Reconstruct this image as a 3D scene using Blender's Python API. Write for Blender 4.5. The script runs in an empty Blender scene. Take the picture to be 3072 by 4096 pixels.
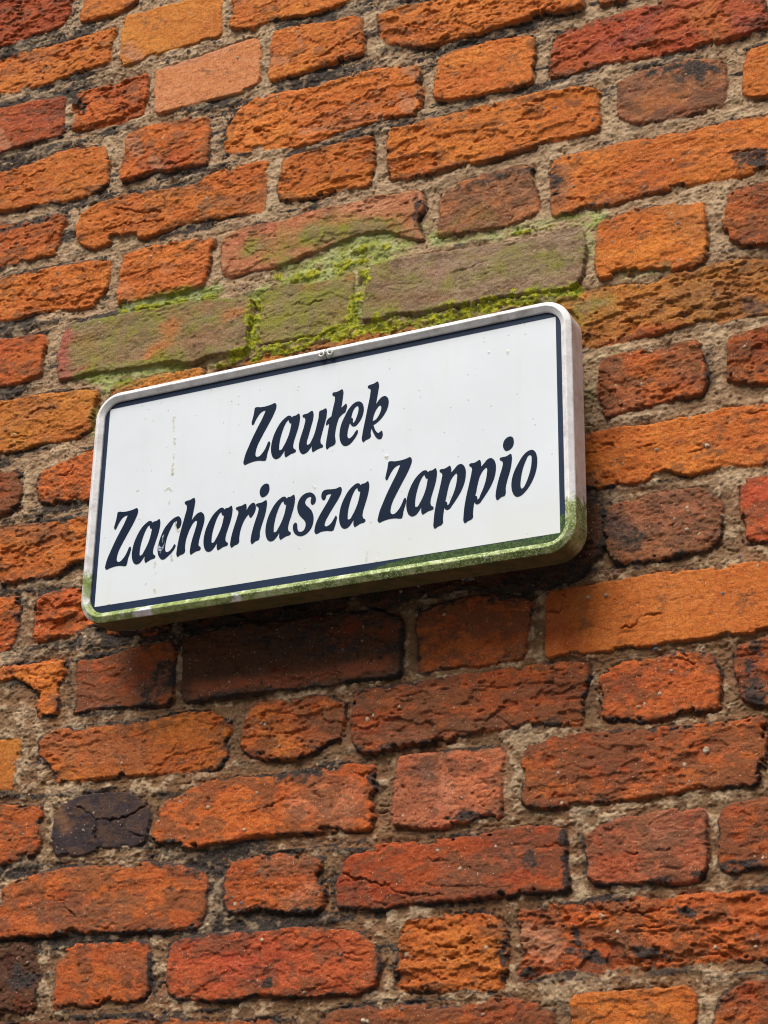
import bpy, math, random
import numpy as np
from mathutils import Vector, Matrix
from mathutils.geometry import tessellate_polygon

CAM_ROT = ((0.901704,0.154435,0.403831),(0.432045,-0.357148,-0.828120),(0.016337,0.921192,-0.388765))
CAM_LOC = (0.0, -1.9500, 1.5000)
CAM_LENS = 88.939
TRACED = [(-1.6740,3.4493),(-0.4125,3.0374),(-0.4960,1.7649),(-1.4784,1.8061)]
# outlines of the bricks, tenths of a millimetre on the wall face (x, z)
BRICKS = [
('deep','r','-16694,34439 -15072,33911 -15031,33721 -15088,33475 -15199,33291 -15309,33239 -15790,33272 -16166,33227 -16375,33253 -16556,33273'),
('orange','s','-14789,33643 -14812,33885 -13751,33654 -13809,33326 -13940,33239 -14130,33185 -14638,33222 -14865,33236 -14864,33375'),
('bright','n','-13967,33062 -12969,33013 -12285,32918 -12296,32421 -12296,32187 -12781,32186 -13234,32186 -14016,32150 -14040,32264 -14029,32967'),
('orange','r','-12133,32786 -12169,32965 -10477,32795 -10114,32161 -10358,32119 -10630,32111 -10853,32102 -11309,32178 -11486,32180 -11716,32179 -11724,32118 -12144,32263 -12141,32455'),
('orange','r','-16529,33044 -16347,33010 -15759,32985 -15122,32949 -14501,32958 -14178,32928 -14177,32757 -14234,32604 -14247,32439 -14238,32338 -14663,32268 -15055,32258 -15307,32233 -15885,32275 -16268,32330 -16447,32353'),
('pale','n','-13387,31901 -13081,31905 -12555,31924 -12012,31976 -11707,31977 -11638,31888 -11615,31666 -11617,31173 -11667,31161 -11914,31088 -12374,31089 -12947,31107 -13289,31110 -13334,31177 -13386,31517'),
('deep','s','-16410,32042 -16233,32020 -15653,31995 -15035,31914 -14986,31844 -14986,31705 -14973,31424 -14968,31230 -15372,31218 -15853,31212 -16135,31178 -16310,31197'),
('redor','r','-14865,31893 -14633,31951 -14076,31885 -13548,31900 -13522,31557 -13572,31326 -13574,31178 -14015,31154 -14732,31224 -14832,31260 -14827,31493 -14857,31668'),
('redor','r','-13790,30875 -13540,30912 -13090,30907 -12671,30868 -12370,30809 -12355,30555 -12386,30004 -12822,30030 -13056,30046 -13324,30151 -13555,30095 -13845,30079 -13855,30359 -13834,30753'),
('orange','r','-11900,30820 -11605,30919 -11354,30898 -10539,30829 -10081,30836 -9700,30838 -9322,30763 -9031,30726 -9029,30447 -9049,30152 -9104,29919 -9497,29981 -9871,29986 -10297,29980 -10677,29884 -11017,29927 -11288,29963 -11613,30051 -11759,30040 -12063,30110 -12145,30210 -12135,30493 -12043,30651'),
('orange','r','-16268,30840 -16095,30835 -15528,30835 -14980,30932 -14429,30917 -14178,30848 -14108,30721 -14087,30421 -14091,30157 -14215,30044 -14373,30006 -14890,30020 -15448,30083 -16016,30147 -16188,30164'),
('orange','r','-14478,29678 -14220,29796 -13797,29818 -13060,29743 -12495,29711 -12400,29814 -11998,29836 -11602,29831 -11391,29800 -11409,29653 -11405,29300 -11427,28981 -11954,29041 -12708,29092 -13342,29021 -14008,29198 -13930,29051 -14260,29054 -14430,29173 -14523,29299 -14529,29508'),
('redor','r','-16155,29887 -15985,29885 -15418,29809 -14924,29817 -14770,29765 -14769,29620 -14834,29453 -14854,29250 -14870,29137 -14991,29130 -15400,29124 -15901,29159 -16070,29173'),
('orange','r','-11401,31977 -10921,31908 -10448,31840 -10106,31838 -9983,31772 -9966,31556 -9934,31206 -9969,31151 -10282,31142 -10476,31149 -10670,31115 -11040,31121 -11289,31129 -11388,31119 -11442,31187 -11439,31398 -11430,31770'),
('orange','r','-9742,31775 -9526,31773 -9005,31737 -8771,31753 -8751,32009 -6728,31368 -6730,30892 -7218,30960 -7727,30957 -8128,30944 -8560,30964 -8952,30957 -9233,31056 -9564,31196 -9686,31364 -9727,31612'),
('orange','s','-6476,31110 -6072,31077 -6133,30837 -6292,30839 -6462,30861'),
('crimson','r','-7095,30560 -6854,30671 -6341,30632 -5856,30662 -5463,30633 -4335,30555 -4313,30262 -4280,30015 -4302,29822 -4499,29802 -4817,29783 -5216,29812 -5620,29864 -5928,29862 -6343,29916 -6701,29927 -7000,29920 -7086,29921 -7215,29935 -7240,29991 -7188,30244'),
('orange','s','-8789,30729 -8583,30780 -8084,30766 -7729,30732 -7420,30674 -7390,30528 -7403,30359 -7450,30176 -7409,30017 -7454,29920 -7738,29918 -8244,29943 -8626,29992 -8854,30095 -8855,30295 -8811,30533'),
('orange','r','-9517,29762 -9309,29766 -8988,29762 -8312,29742 -7740,29748 -7305,29743 -6772,29671 -6502,29532 -6527,29374 -6525,29090 -6561,28937 -6938,28913 -7319,28912 -7748,28911 -8138,28886 -8534,28933 -8891,28908 -9207,28908 -9527,28992 -9541,29154 -9559,29502'),
('orange','r','-11179,29717 -10963,29772 -10505,29774 -10102,29800 -9761,29756 -9757,29556 -9749,29185 -9802,28943 -10222,28992 -10623,28998 -11078,29041 -11202,29097 -11222,29302 -11172,29539'),
('brown','r','-6291,29590 -6166,29600 -5998,29657 -5711,29654 -5364,29668 -4929,29548 -4864,29470 -4871,29171 -4909,28838 -5263,28859 -5503,28847 -5804,28863 -6007,28874 -6188,28972 -6307,29099 -6277,29396'),
('orange','s','-4523,29576 -4320,29560 -4127,29524 -4179,28741 -4369,28796 -4558,28839 -4669,28928 -4656,29153 -4601,29414'),
('orange','r','-6507,28643 -6178,28668 -5955,28641 -5415,28594 -4883,28603 -4385,28541 -4193,28520 -4244,27761 -4433,27790 -4622,27774 -4928,27789 -5314,27825 -5708,27828 -6147,27819 -6512,27800 -6840,27816 -7192,27792 -7199,27998 -7213,28347 -7197,28621 -7049,28674 -6735,28670'),
('brown','r','-8733,28628 -8424,28689 -7751,28699 -7537,28654 -7430,28625 -7413,28399 -7366,28018 -7410,27904 -7632,27857 -7760,27832 -8143,27870 -8533,27885 -8796,27927 -8797,28055 -8753,28232 -8776,28402'),
('orange','r','-6592,27529 -6437,27624 -6194,27652 -5718,27586 -5258,27579 -5229,27385 -5234,26910 -5274,26707 -5372,26656 -5583,26674 -5949,26761 -6344,26789 -6564,26753 -6641,26880 -6656,27059'),
('redbrown','r','-4992,27499 -4862,27596 -4445,27596 -4257,27569 -4314,26707 -4499,26752 -4719,26785 -5016,26878 -5000,27003 -5025,27246'),
('pinkmoss','s','-12060,28278 -12057,28668 -11793,28776 -11551,28790 -11114,28730 -10947,28762 -10403,28758 -9890,28760 -9431,28726 -9091,28697 -8990,28623 -8977,28406 -9109,28227 -9017,27993 -9017,27935 -9241,28025 -9536,28192 -10016,28240 -10200,28213 -10500,28143 -10944,28085 -11155,28027 -11516,28059 -11754,28048 -11973,28050 -12051,28129'),
('orange','r','-13688,28817 -13639,28853 -13201,28848 -12563,28792 -12223,28746 -12194,28677 -12218,28463 -12252,28397 -12276,28182 -12340,28026 -12635,27985 -13012,28010 -13391,27998 -13726,28024 -13774,28134 -13749,28453 -13706,28720'),
('orange','r','-16044,28950 -15875,28937 -15325,28937 -14699,28905 -14109,28841 -13936,28813 -13928,28570 -13983,28307 -14081,28229 -14096,28108 -14572,28140 -14813,28169 -15115,28236 -15517,28199 -15792,28222 -15959,28233'),
('greygreen','s','-14520,27878 -13944,27850 -13634,27843 -13124,27815 -12748,27815 -12126,27723 -11540,27626 -11540,27388 -11577,27161 -11572,26832 -11882,26851 -12196,26871 -12461,26832 -12810,26929 -13308,26937 -13715,26986 -14077,27036 -14385,27015 -14593,27021 -14666,27097 -14646,27288 -14696,27397 -14631,27531 -14615,27775'),
('redor','s','-15923,27933 -15756,27909 -15345,27871 -14992,27827 -14930,27744 -14944,27498 -14951,27180 -15395,27111 -15669,27154 -15833,27175'),
('olive','s','-11398,27593 -11215,27766 -10717,27662 -10276,27642 -10187,27727 -9991,27669 -9997,27460 -10007,26955 -10481,26864 -10851,26886 -11153,26894 -11377,26907 -11397,27074'),
('greybrown','s','-9730,27701 -9192,27700 -8750,27664 -7763,27582 -7343,27558 -6928,27590 -6785,27532 -6772,27284 -6797,27093 -6822,26901 -6876,26782 -6948,26722 -7356,26762 -7771,26819 -8147,26831 -8639,26853 -9072,26838 -9469,26927 -9535,26873 -9848,26908 -9851,27035 -9815,27418'),
('orangegreen','e','-13736,26631 -13708,26745 -13295,26768 -12674,26735 -12285,26737 -12231,26644 -12168,25621 -13635,25895'),
('orangegreen','e','-12064,26667 -11682,26669 -11451,26725 -10983,26719 -10340,26707 -9844,26725 -9399,26673 -9049,26675 -8996,25672 -12000,25590'),
('olive','e','-8896,26597 -8106,26622 -7772,26658 -7359,26630 -7377,25559 -8889,25651'),
('orangegreen','r','-7174,26654 -6828,26673 -6546,26684 -6427,26667 -5958,26548 -5759,26651 -5545,26665 -5451,26600 -5277,26644 -4803,26648 -4509,26588 -4323,26564 -4376,25770 -4558,25821 -4849,25855 -5148,25838 -5410,25886 -5600,25896 -5869,25871 -6082,25876 -6277,25855 -6829,25857 -6969,25855 -7170,25855 -7224,26166'),
('redbrown','r','-6608,25631 -6381,25688 -6070,25675 -5880,25624 -5802,25649 -5373,25681 -5314,25545 -5343,25346 -5316,25138 -5362,24966 -5643,24961 -6023,24925 -6291,24906 -6563,24857 -6636,25035 -6667,25310 -6663,25434'),
('redbrown','r','-5051,25570 -4973,25635 -4567,25670 -4384,25650 -4435,24879 -4615,24915 -4901,24963 -5066,24966 -5085,25131 -5055,25327'),
('orange','r','-7392,24708 -6840,24696 -6414,24707 -6033,24674 -5507,24683 -5098,24723 -4630,24671 -4450,24655 -4499,23918 -4677,23931 -4854,23934 -5137,24014 -5339,23992 -5634,23948 -5760,24029 -6060,24003 -6325,23971 -6533,23978 -6859,24005 -7305,24042'),
('brown','r','-6561,23697 -6446,23737 -6162,23786 -5882,23796 -5496,23768 -5285,23635 -5237,23512 -5256,23327 -5269,23103 -5480,23005 -5734,22988 -6193,22974 -6471,23008 -6580,23120 -6620,23320 -6594,23548'),
('crimson','r','-5000,23739 -4899,23779 -4688,23761 -4510,23748 -4562,22971 -4736,23008 -4980,23010 -5001,23116 -4993,23397'),
('dark','e','-7603,23913 -6880,23909 -6710,23821 -6642,23556 -6643,23188 -6884,23033 -6963,22911 -7328,22850 -7696,22865 -7813,22863 -8126,22919 -8525,23007 -8869,22949 -8891,23241'),
('newor','n','-7368,22759 -7043,22760 -6479,22771 -5925,22792 -5386,22747 -4753,22743 -4578,22734 -4631,21937 -4802,21961 -5078,21954 -5285,21982 -5603,21971 -5870,21979 -6033,21964 -6322,21985 -6653,21973 -6763,21988 -6912,21979 -7174,22004 -7307,21984 -7392,21977 -7377,22247 -7365,22434 -7372,22550'),
('red','e','-6771,21722 -6605,21746 -6148,21788 -5788,21823 -5558,21811 -5457,21717 -5380,21528 -5409,21302 -5419,21127 -5733,21120 -5998,21098 -6266,21084 -6426,21120 -6715,21153 -6766,21285 -6725,21424 -6785,21577'),
('redbrown','r','-5173,21805 -4981,21833 -4808,21872 -4635,21876 -4688,21076 -4857,21096 -5022,21150 -5121,21215 -5144,21411 -5173,21502'),
('redbrown','r','-9815,21834 -9426,21863 -8721,21872 -8326,21880 -7823,21882 -7441,21881 -6897,21848 -6882,21736 -6945,21451 -6990,21148 -7082,21132 -7453,21192 -7831,21189 -8328,21171 -8717,21140 -9113,21127 -9513,21086 -9716,21117 -9841,21225 -9865,21341 -9851,21607'),
('redbrown','s','-9040,22747 -8726,22820 -8325,22840 -7814,22786 -7600,22716 -7564,22558 -7646,22189 -7648,22038 -7822,22004 -8326,22012 -8762,22030 -9002,21984 -8985,22270 -9038,22511'),
('dark','s','-12272,22868 -12068,22882 -11265,22917 -10179,22867 -9589,22864 -9255,22698 -9240,22402 -9245,22014 -9530,21992 -9944,22005 -10363,21998 -11005,22027 -11222,22023 -11791,22012 -12239,22025 -12284,22192 -12247,22494 -12298,22748'),
('redbrown','s','-13907,22769 -13594,22750 -13102,22812 -12614,22831 -12475,22823 -12423,22723 -12424,22414 -12429,22149 -12466,22032 -12926,22066 -13392,22069 -13725,22098 -13889,22076 -13883,22137 -13847,22383 -13903,22600'),
('red','e','-14659,23670 -14570,23767 -14397,23786 -14203,23824 -13978,23780 -13855,23512 -13492,23224 -13010,23136 -12589,23120 -12556,22990 -13000,23008 -13680,23186 -14017,23168 -14212,23162 -14433,23159 -14679,23149 -14652,23363 -14660,23561'),
('dark','e','-12360,23151 -11279,23186 -10102,23138 -9993,23062 -9991,22971 -11049,23009 -12302,22976'),
('dark','e','-9784,23173 -8932,23247 -8951,22971 -9341,22928 -9590,22904 -9758,22968'),
('red','e','-15443,23883 -15288,23872 -14991,23829 -14927,23709 -14967,23275 -14996,23083 -15196,23076 -15350,23097'),
('orange','r','-15563,24891 -15406,24888 -14886,24849 -14503,24832 -13874,24796 -13380,24759 -13328,24130 -13763,24110 -14069,24223 -14206,24111 -14397,24029 -14674,24049 -15055,24061 -15312,24077 -15466,24077'),
('bright','r','-15799,26884 -15638,26889 -15290,26881 -14839,26864 -14312,26795 -13934,26719 -13937,26612 -13959,26426 -14006,26246 -14023,26155 -14242,26056 -14446,26047 -14756,26057 -15539,26036 -15699,26041'),
('red','e','-14835,25578 -14465,25722 -13966,25806 -13463,25771 -13399,24984 -13998,25064 -14327,25097 -14689,25158 -14813,25249 -14818,25412'),
('redbrown','e','-15664,25749 -15508,25768 -15163,25730 -15096,25601 -15065,25315 -15123,25140 -15428,25075 -15585,25078'),
('orange','e','-15320,22843 -15167,22823 -14916,22813 -14449,22839 -14127,22798 -14117,22690 -14149,22525 -14181,22361 -14143,22105 -14440,22056 -14534,22256 -14476,22396 -14696,22614 -14846,22633 -15142,22605 -15292,22602'),
('bright','n','-15200,21828 -15050,21815 -14728,21786 -14735,21632 -14766,21470 -14787,21330 -14788,21126 -14972,21144 -15121,21158'),
('orange','r','-14387,21780 -14133,21876 -13370,21811 -12679,21834 -12228,21863 -11691,21821 -11619,21713 -11567,21569 -11669,21423 -11574,21296 -11675,21150 -11737,21101 -12179,21126 -12538,21143 -12967,21137 -13359,21157 -13635,21124 -14083,21138 -14095,21261 -14205,21412 -14392,21595 -14417,21722'),
('redor','r','-11372,21587 -11297,21814 -11215,21874 -10783,21852 -10358,21850 -10022,21830 -9978,21718 -9993,21527 -10009,21338 -10173,21299 -10336,21202 -10647,21121 -10966,21154 -11183,21215 -11380,21314 -11376,21450'),
('purple','n','-14027,20812 -13916,20882 -13664,20937 -13295,20942 -12949,20908 -12677,20745 -12657,20627 -12676,20435 -12718,20266 -13054,20256 -13349,20261 -13596,20204 -13967,20215 -14055,20399 -14052,20596'),
('red','r','-15095,20942 -14948,20938 -14585,20924 -14344,20912 -14253,20833 -14296,20677 -14251,20475 -14276,20260 -14627,20230 -14862,20189 -15005,20181'),
('redor','r','-12440,20723 -12157,20793 -11988,20893 -11728,20935 -11169,20937 -10828,20912 -10266,20950 -9713,20968 -9571,20935 -9546,20709 -9582,20528 -9569,20344 -9615,20166 -9855,20169 -10303,20208 -10820,20216 -11134,20225 -11469,20179 -11727,20182 -12114,20139 -12140,20198 -12542,20289 -12530,20422 -12477,20610'),
('pink','r','-9250,20974 -8913,20994 -8522,20980 -8136,20957 -7945,20928 -7908,20833 -7985,20735 -7968,20464 -7988,20288 -7989,20164 -8330,20159 -8616,20131 -8906,20121 -9239,20169 -9319,20248 -9313,20503 -9286,20721 -9269,20867'),
('redbrown','r','-7645,20914 -7550,20994 -7270,21000 -6792,21001 -6181,20968 -5566,20969 -5135,20973 -4898,20963 -4890,20687 -4965,20425 -5043,20247 -5346,20260 -5774,20268 -6034,20259 -6564,20224 -6815,20230 -7104,20222 -7470,20222 -7691,20278 -7688,20526 -7704,20706'),
('redbrown','r','-4729,20961 -4628,20966 -4678,20226 -4776,20252'),
('deep','r','-9906,19792 -9807,19856 -9452,19971 -9098,19941 -8904,19960 -8330,19947 -7843,20010 -7510,20007 -7237,19965 -7203,19867 -7218,19611 -7177,19403 -7180,19268 -7486,19291 -7851,19275 -8145,19288 -8519,19263 -8899,19273 -9187,19268 -9478,19244 -9972,19296 -10013,19353 -10020,19585'),
('redor','e','-11511,19772 -11392,19930 -11122,19963 -10705,19966 -10231,19873 -10208,19816 -10265,19676 -10199,19527 -10203,19331 -10271,19264 -10412,19247 -10555,19284 -10883,19306 -11093,19375 -11254,19305 -11422,19316 -11516,19496'),
('redor','r','-14727,19845 -14547,19929 -14178,19998 -13718,20039 -13216,20028 -12654,20012 -12100,19930 -11813,19833 -11759,19643 -11767,19423 -11817,19206 -12049,19167 -12701,19191 -13146,19219 -13598,19249 -13961,19234 -14754,19256 -14778,19267 -14786,19538'),
('pink','r','-6969,19830 -6824,19903 -6751,19965 -6395,20019 -6044,20038 -5698,20057 -5615,19998 -5608,19813 -5613,19547 -5648,19352 -5771,19263 -5992,19263 -6248,19307 -6490,19317 -6770,19322 -6946,19369 -6977,19523'),
('redbrown','s','-5431,19948 -5358,20042 -5188,20076 -4922,20076 -4755,20068 -4803,19351 -4967,19364 -5146,19378 -5332,19319 -5430,19351 -5475,19437 -5463,19667'),
('crimson','s','-12229,18977 -12085,19060 -11619,19075 -11078,19059 -10669,19077 -10164,19053 -9785,18985 -9626,18870 -9468,18739 -9455,18567 -9538,18350 -9768,18293 -10082,18326 -10338,18322 -10637,18320 -11044,18376 -11163,18329 -11574,18314 -11995,18353 -12213,18435 -12248,18634 -12239,18815'),
('red','r','-13695,19086 -13312,19081 -12603,19055 -12531,18959 -12517,18776 -12522,18559 -12512,18432 -12681,18387 -13074,18388 -13379,18349 -13735,18339 -13858,18335 -13862,18482 -13812,18664 -13854,18852 -13755,18996'),
('dark','e','-14884,19159 -14741,19150 -14320,19143 -14261,19026 -14102,18829 -14083,18642 -14070,18309 -14644,18308 -14783,18305'),
('orange','e','-9221,18931 -9126,19046 -8897,19117 -8613,19123 -8238,19098 -8035,19024 -7926,18916 -7920,18647 -7968,18318 -8041,18272 -8333,18304 -8610,18285 -9079,18292 -9269,18336 -9271,18488 -9237,18726'),
('redor','e','-7762,19090 -7670,19118 -7309,19126 -6847,19127 -6514,19136 -5998,19116 -5576,19118 -4984,19098 -4820,19094 -4865,18417 -5027,18411 -5334,18421 -5447,18436 -5779,18423 -6114,18418 -6454,18414 -6798,18417 -7024,18414 -7182,18439 -7448,18421 -7573,18387 -7752,18372 -7760,18504 -7738,18803 -7781,19007'),
('redbrown','e','-10190,18024 -10094,18105 -9649,18143 -9077,18133 -8517,18147 -7863,18148 -7542,18116 -7420,18029 -7387,17882 -7391,17706 -10222,17822'),
('orange','s','-7154,18145 -6979,18160 -6463,18158 -5958,18164 -5827,18110 -5818,17952 -5850,17643 -7164,17697'),
('redbrown','r','-5587,17973 -5516,18078 -5300,18160 -5043,18170 -4881,18169 -4918,17605 -5622,17634'),
('redbrown','e','-13228,18143 -12620,18151 -11874,18109 -10527,18065 -10479,17833 -13207,17909'),
('dark','e','-14768,18184 -13943,18175 -13360,18140 -13339,17914 -14743,17971')]
TONE = [(-1.590,3.328,0.20),(-1.509,3.220,0.15),(-1.408,3.249,0.90),(-1.336,3.116,0.95),(-1.263,3.169,0.95),(-1.350,3.299,0.70),(-1.159,3.173,0.80),(-1.344,3.105,0.90),(-1.522,3.120,0.15),(-1.408,3.088,0.30),(-1.496,3.086,0.20),(-1.511,3.011,0.20),(-1.393,3.067,0.80),(-1.400,2.995,0.35),(-1.232,3.078,0.30),(-1.271,2.970,0.30),(-1.099,3.202,0.15),(-0.997,3.123,0.50),(-1.095,3.102,0.20),(-1.039,3.209,0.15),(-0.978,3.117,0.40),(-0.863,3.074,0.35),(-0.937,2.994,0.55),(-0.993,2.965,0.50),(-0.900,3.012,0.50),(-1.050,2.924,0.55),(-0.974,2.944,0.80),(-0.863,2.883,0.80),(-1.148,2.942,0.60),(-1.106,2.895,0.70),(-0.899,2.834,0.80),(-0.754,3.106,0.10),(-0.683,3.095,0.70),(-0.729,3.070,0.30),(-0.720,3.019,0.50),(-0.738,2.988,0.30),(-0.651,2.978,0.30),(-0.567,2.984,0.20),(-0.487,2.948,0.40),(-0.636,2.916,0.80),(-0.722,2.883,0.80),(-0.604,2.888,0.60),(-0.491,2.886,0.80),(-0.740,2.832,0.90),(-0.658,2.773,0.90),(-0.529,2.758,0.90),(-0.516,2.702,0.90),(-1.544,2.900,0.30),(-1.469,2.813,0.40),(-1.533,2.806,0.30),(-1.446,2.795,0.50),(-1.483,2.735,0.40),(-1.543,2.696,0.50),(-1.391,2.650,0.80),(-1.406,2.592,0.60),(-1.510,2.596,0.60),(-1.504,2.534,0.50),(-0.600,2.584,0.90),(-0.522,2.534,0.90),(-0.666,2.480,0.90),(-0.578,2.384,0.80),(-0.519,2.380,0.80),(-0.641,2.291,0.90),(-0.552,2.302,0.90),(-0.675,2.184,0.90),(-0.586,2.187,0.90),(-0.706,2.158,0.90),(-0.532,2.137,0.95),(-1.427,2.386,0.50),(-1.472,2.321,0.70),(-1.478,2.297,0.15),(-1.401,2.329,0.20),(-1.395,2.259,0.60),(-1.469,2.217,0.80),(-1.340,2.300,0.15),(-1.245,2.291,0.10),(-1.238,2.190,0.60),(-1.146,2.164,0.80),(-0.926,2.216,0.80),(-0.992,2.177,0.80),(-1.131,2.200,0.70),(-0.893,2.187,0.80),(-0.861,2.116,0.75),(-0.990,2.115,0.50),(-1.161,2.111,0.70),(-1.419,2.112,0.60),(-1.268,2.106,0.90),(-1.418,2.031,0.60),(-1.335,2.018,0.80),(-1.467,2.019,0.30),(-1.225,1.999,0.35),(-1.171,1.986,0.30),(-1.169,1.950,0.15),(-1.019,1.954,0.50),(-1.020,2.013,0.70),(-0.956,2.066,0.60),(-0.780,2.049,0.80),(-0.651,2.022,0.90),(-0.598,1.936,0.90),(-0.716,1.972,0.80),(-0.770,1.921,0.60),(-0.891,1.921,0.70),(-0.953,1.906,0.60),(-1.184,1.907,0.35),(-1.418,1.915,0.20),(-1.393,1.859,0.60),(-1.237,1.880,0.60),(-1.213,1.835,0.60),(-1.047,1.827,0.80),(-0.936,1.849,0.80),(-0.779,1.867,0.70),(-0.657,1.839,0.80),(-0.549,1.833,0.80),(-0.714,1.811,0.80),(-0.564,1.791,0.90),(-1.317,1.823,0.50),(-1.079,2.688,0.70),(-0.749,2.317,0.30),(-0.701,2.357,0.40)]
ALGAE = [([(-1.4218,2.7443),(-1.3606,2.7507),(-1.3111,2.7641),(-1.2349,2.7377),(-1.1616,2.7240)],0.0296,0.50),
 ([(-1.2810,2.6929),(-1.1839,2.6936)],0.0227,0.60),
 ([(-1.3646,2.7981),(-1.2879,2.7906),(-1.2139,2.7956)],0.0122,0.90),
 ([(-1.0528,2.8294),(-0.9876,2.8110),(-0.9307,2.7994),(-1.0796,2.7906),(-1.0327,2.7795)],0.0262,0.80),
 ([(-1.1294,2.7404),(-1.0703,2.7272),(-1.0084,2.7294)],0.0349,0.70),
 ([(-0.9722,2.7281),(-0.8967,2.7268),(-0.8103,2.7134),(-0.7767,2.7123),(-0.7044,2.6997)],0.0366,0.48),
 ([(-0.8974,2.8123),(-0.8796,2.7892),(-0.8315,2.7797),(-0.7761,2.7752),(-0.7235,2.7735),(-0.6599,2.7642)],0.0096,0.90),
 ([(-0.6729,2.7362),(-0.6703,2.6808)],0.0140,0.60),
 ([(-0.7155,2.6584),(-0.6854,2.6451),(-0.6554,2.6448)],0.0262,0.60),
 ([(-0.6812,2.5758),(-0.6378,2.5772)],0.0078,0.45),
 ([(-0.6738,2.5575),(-0.6787,2.5230)],0.0078,0.35),
 ([(-0.6344,2.6767),(-0.5756,2.6715)],0.0078,0.50),
 ([(-1.4074,2.6999),(-1.3055,2.6885),(-1.2071,2.6797)],0.0122,0.60),
 ([(-1.3797,2.6751),(-1.2799,2.6761)],0.0105,0.60),
 ([(-1.1534,2.8442),(-1.1049,2.8324)],0.0209,0.50),
 ([(-0.8533,2.7990),(-0.8099,2.7974)],0.0122,0.40),
 ([(-1.3976,2.6477),(-1.3991,2.6079)],0.0070,0.35),
 ([(-0.9805,2.6978),(-0.8964,2.6881),(-0.8105,2.6866),(-0.7562,2.6831),(-0.7151,2.6780)],0.0070,0.85),
 ([(-1.4334,2.7029),(-1.3310,2.6961),(-1.2563,2.6900),(-1.1596,2.6837)],0.0061,0.70),
 ([(-1.4408,2.7804),(-1.3377,2.7823),(-1.2125,2.7711),(-1.1587,2.7613)],0.0052,0.70),
 ([(-1.1321,2.6965),(-1.0529,2.6932),(-1.0075,2.6970)],0.0070,0.80)]
MOSS = [([(-1.1453,2.6760),(-1.0985,2.6777),(-1.0526,2.6816),(-1.0071,2.6809)],0.0070,0.95),
 ([(-1.0026,2.6810),(-0.9623,2.6802),(-0.9005,2.6699),(-0.8531,2.6751),(-0.7790,2.6739),(-0.7357,2.6729),(-0.6949,2.6679)],0.0073,1.00),
 ([(-0.9916,2.6935),(-0.9989,2.7157),(-0.9858,2.7359),(-0.9841,2.7610)],0.0078,0.75),
 ([(-1.1538,2.7578),(-1.1500,2.6817),(-1.1831,2.6794),(-1.2188,2.6728)],0.0052,0.85),
 ([(-1.1462,2.6948),(-1.1444,2.7556)],0.0052,0.70),
 ([(-1.0009,2.7953),(-0.9532,2.7955),(-1.0557,2.7755),(-1.1150,2.7894)],0.0078,0.55),
 ([(-1.3639,2.7906),(-1.2876,2.7857),(-1.2130,2.7796)],0.0024,0.70),
 ([(-1.3893,2.7864),(-1.3124,2.7815)],0.0021,0.50),
 ([(-0.7093,2.6635),(-0.6848,2.6688)],0.0044,0.50),
 ([(-0.7761,2.7706),(-0.7174,2.7674)],0.0024,0.50)]
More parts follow.
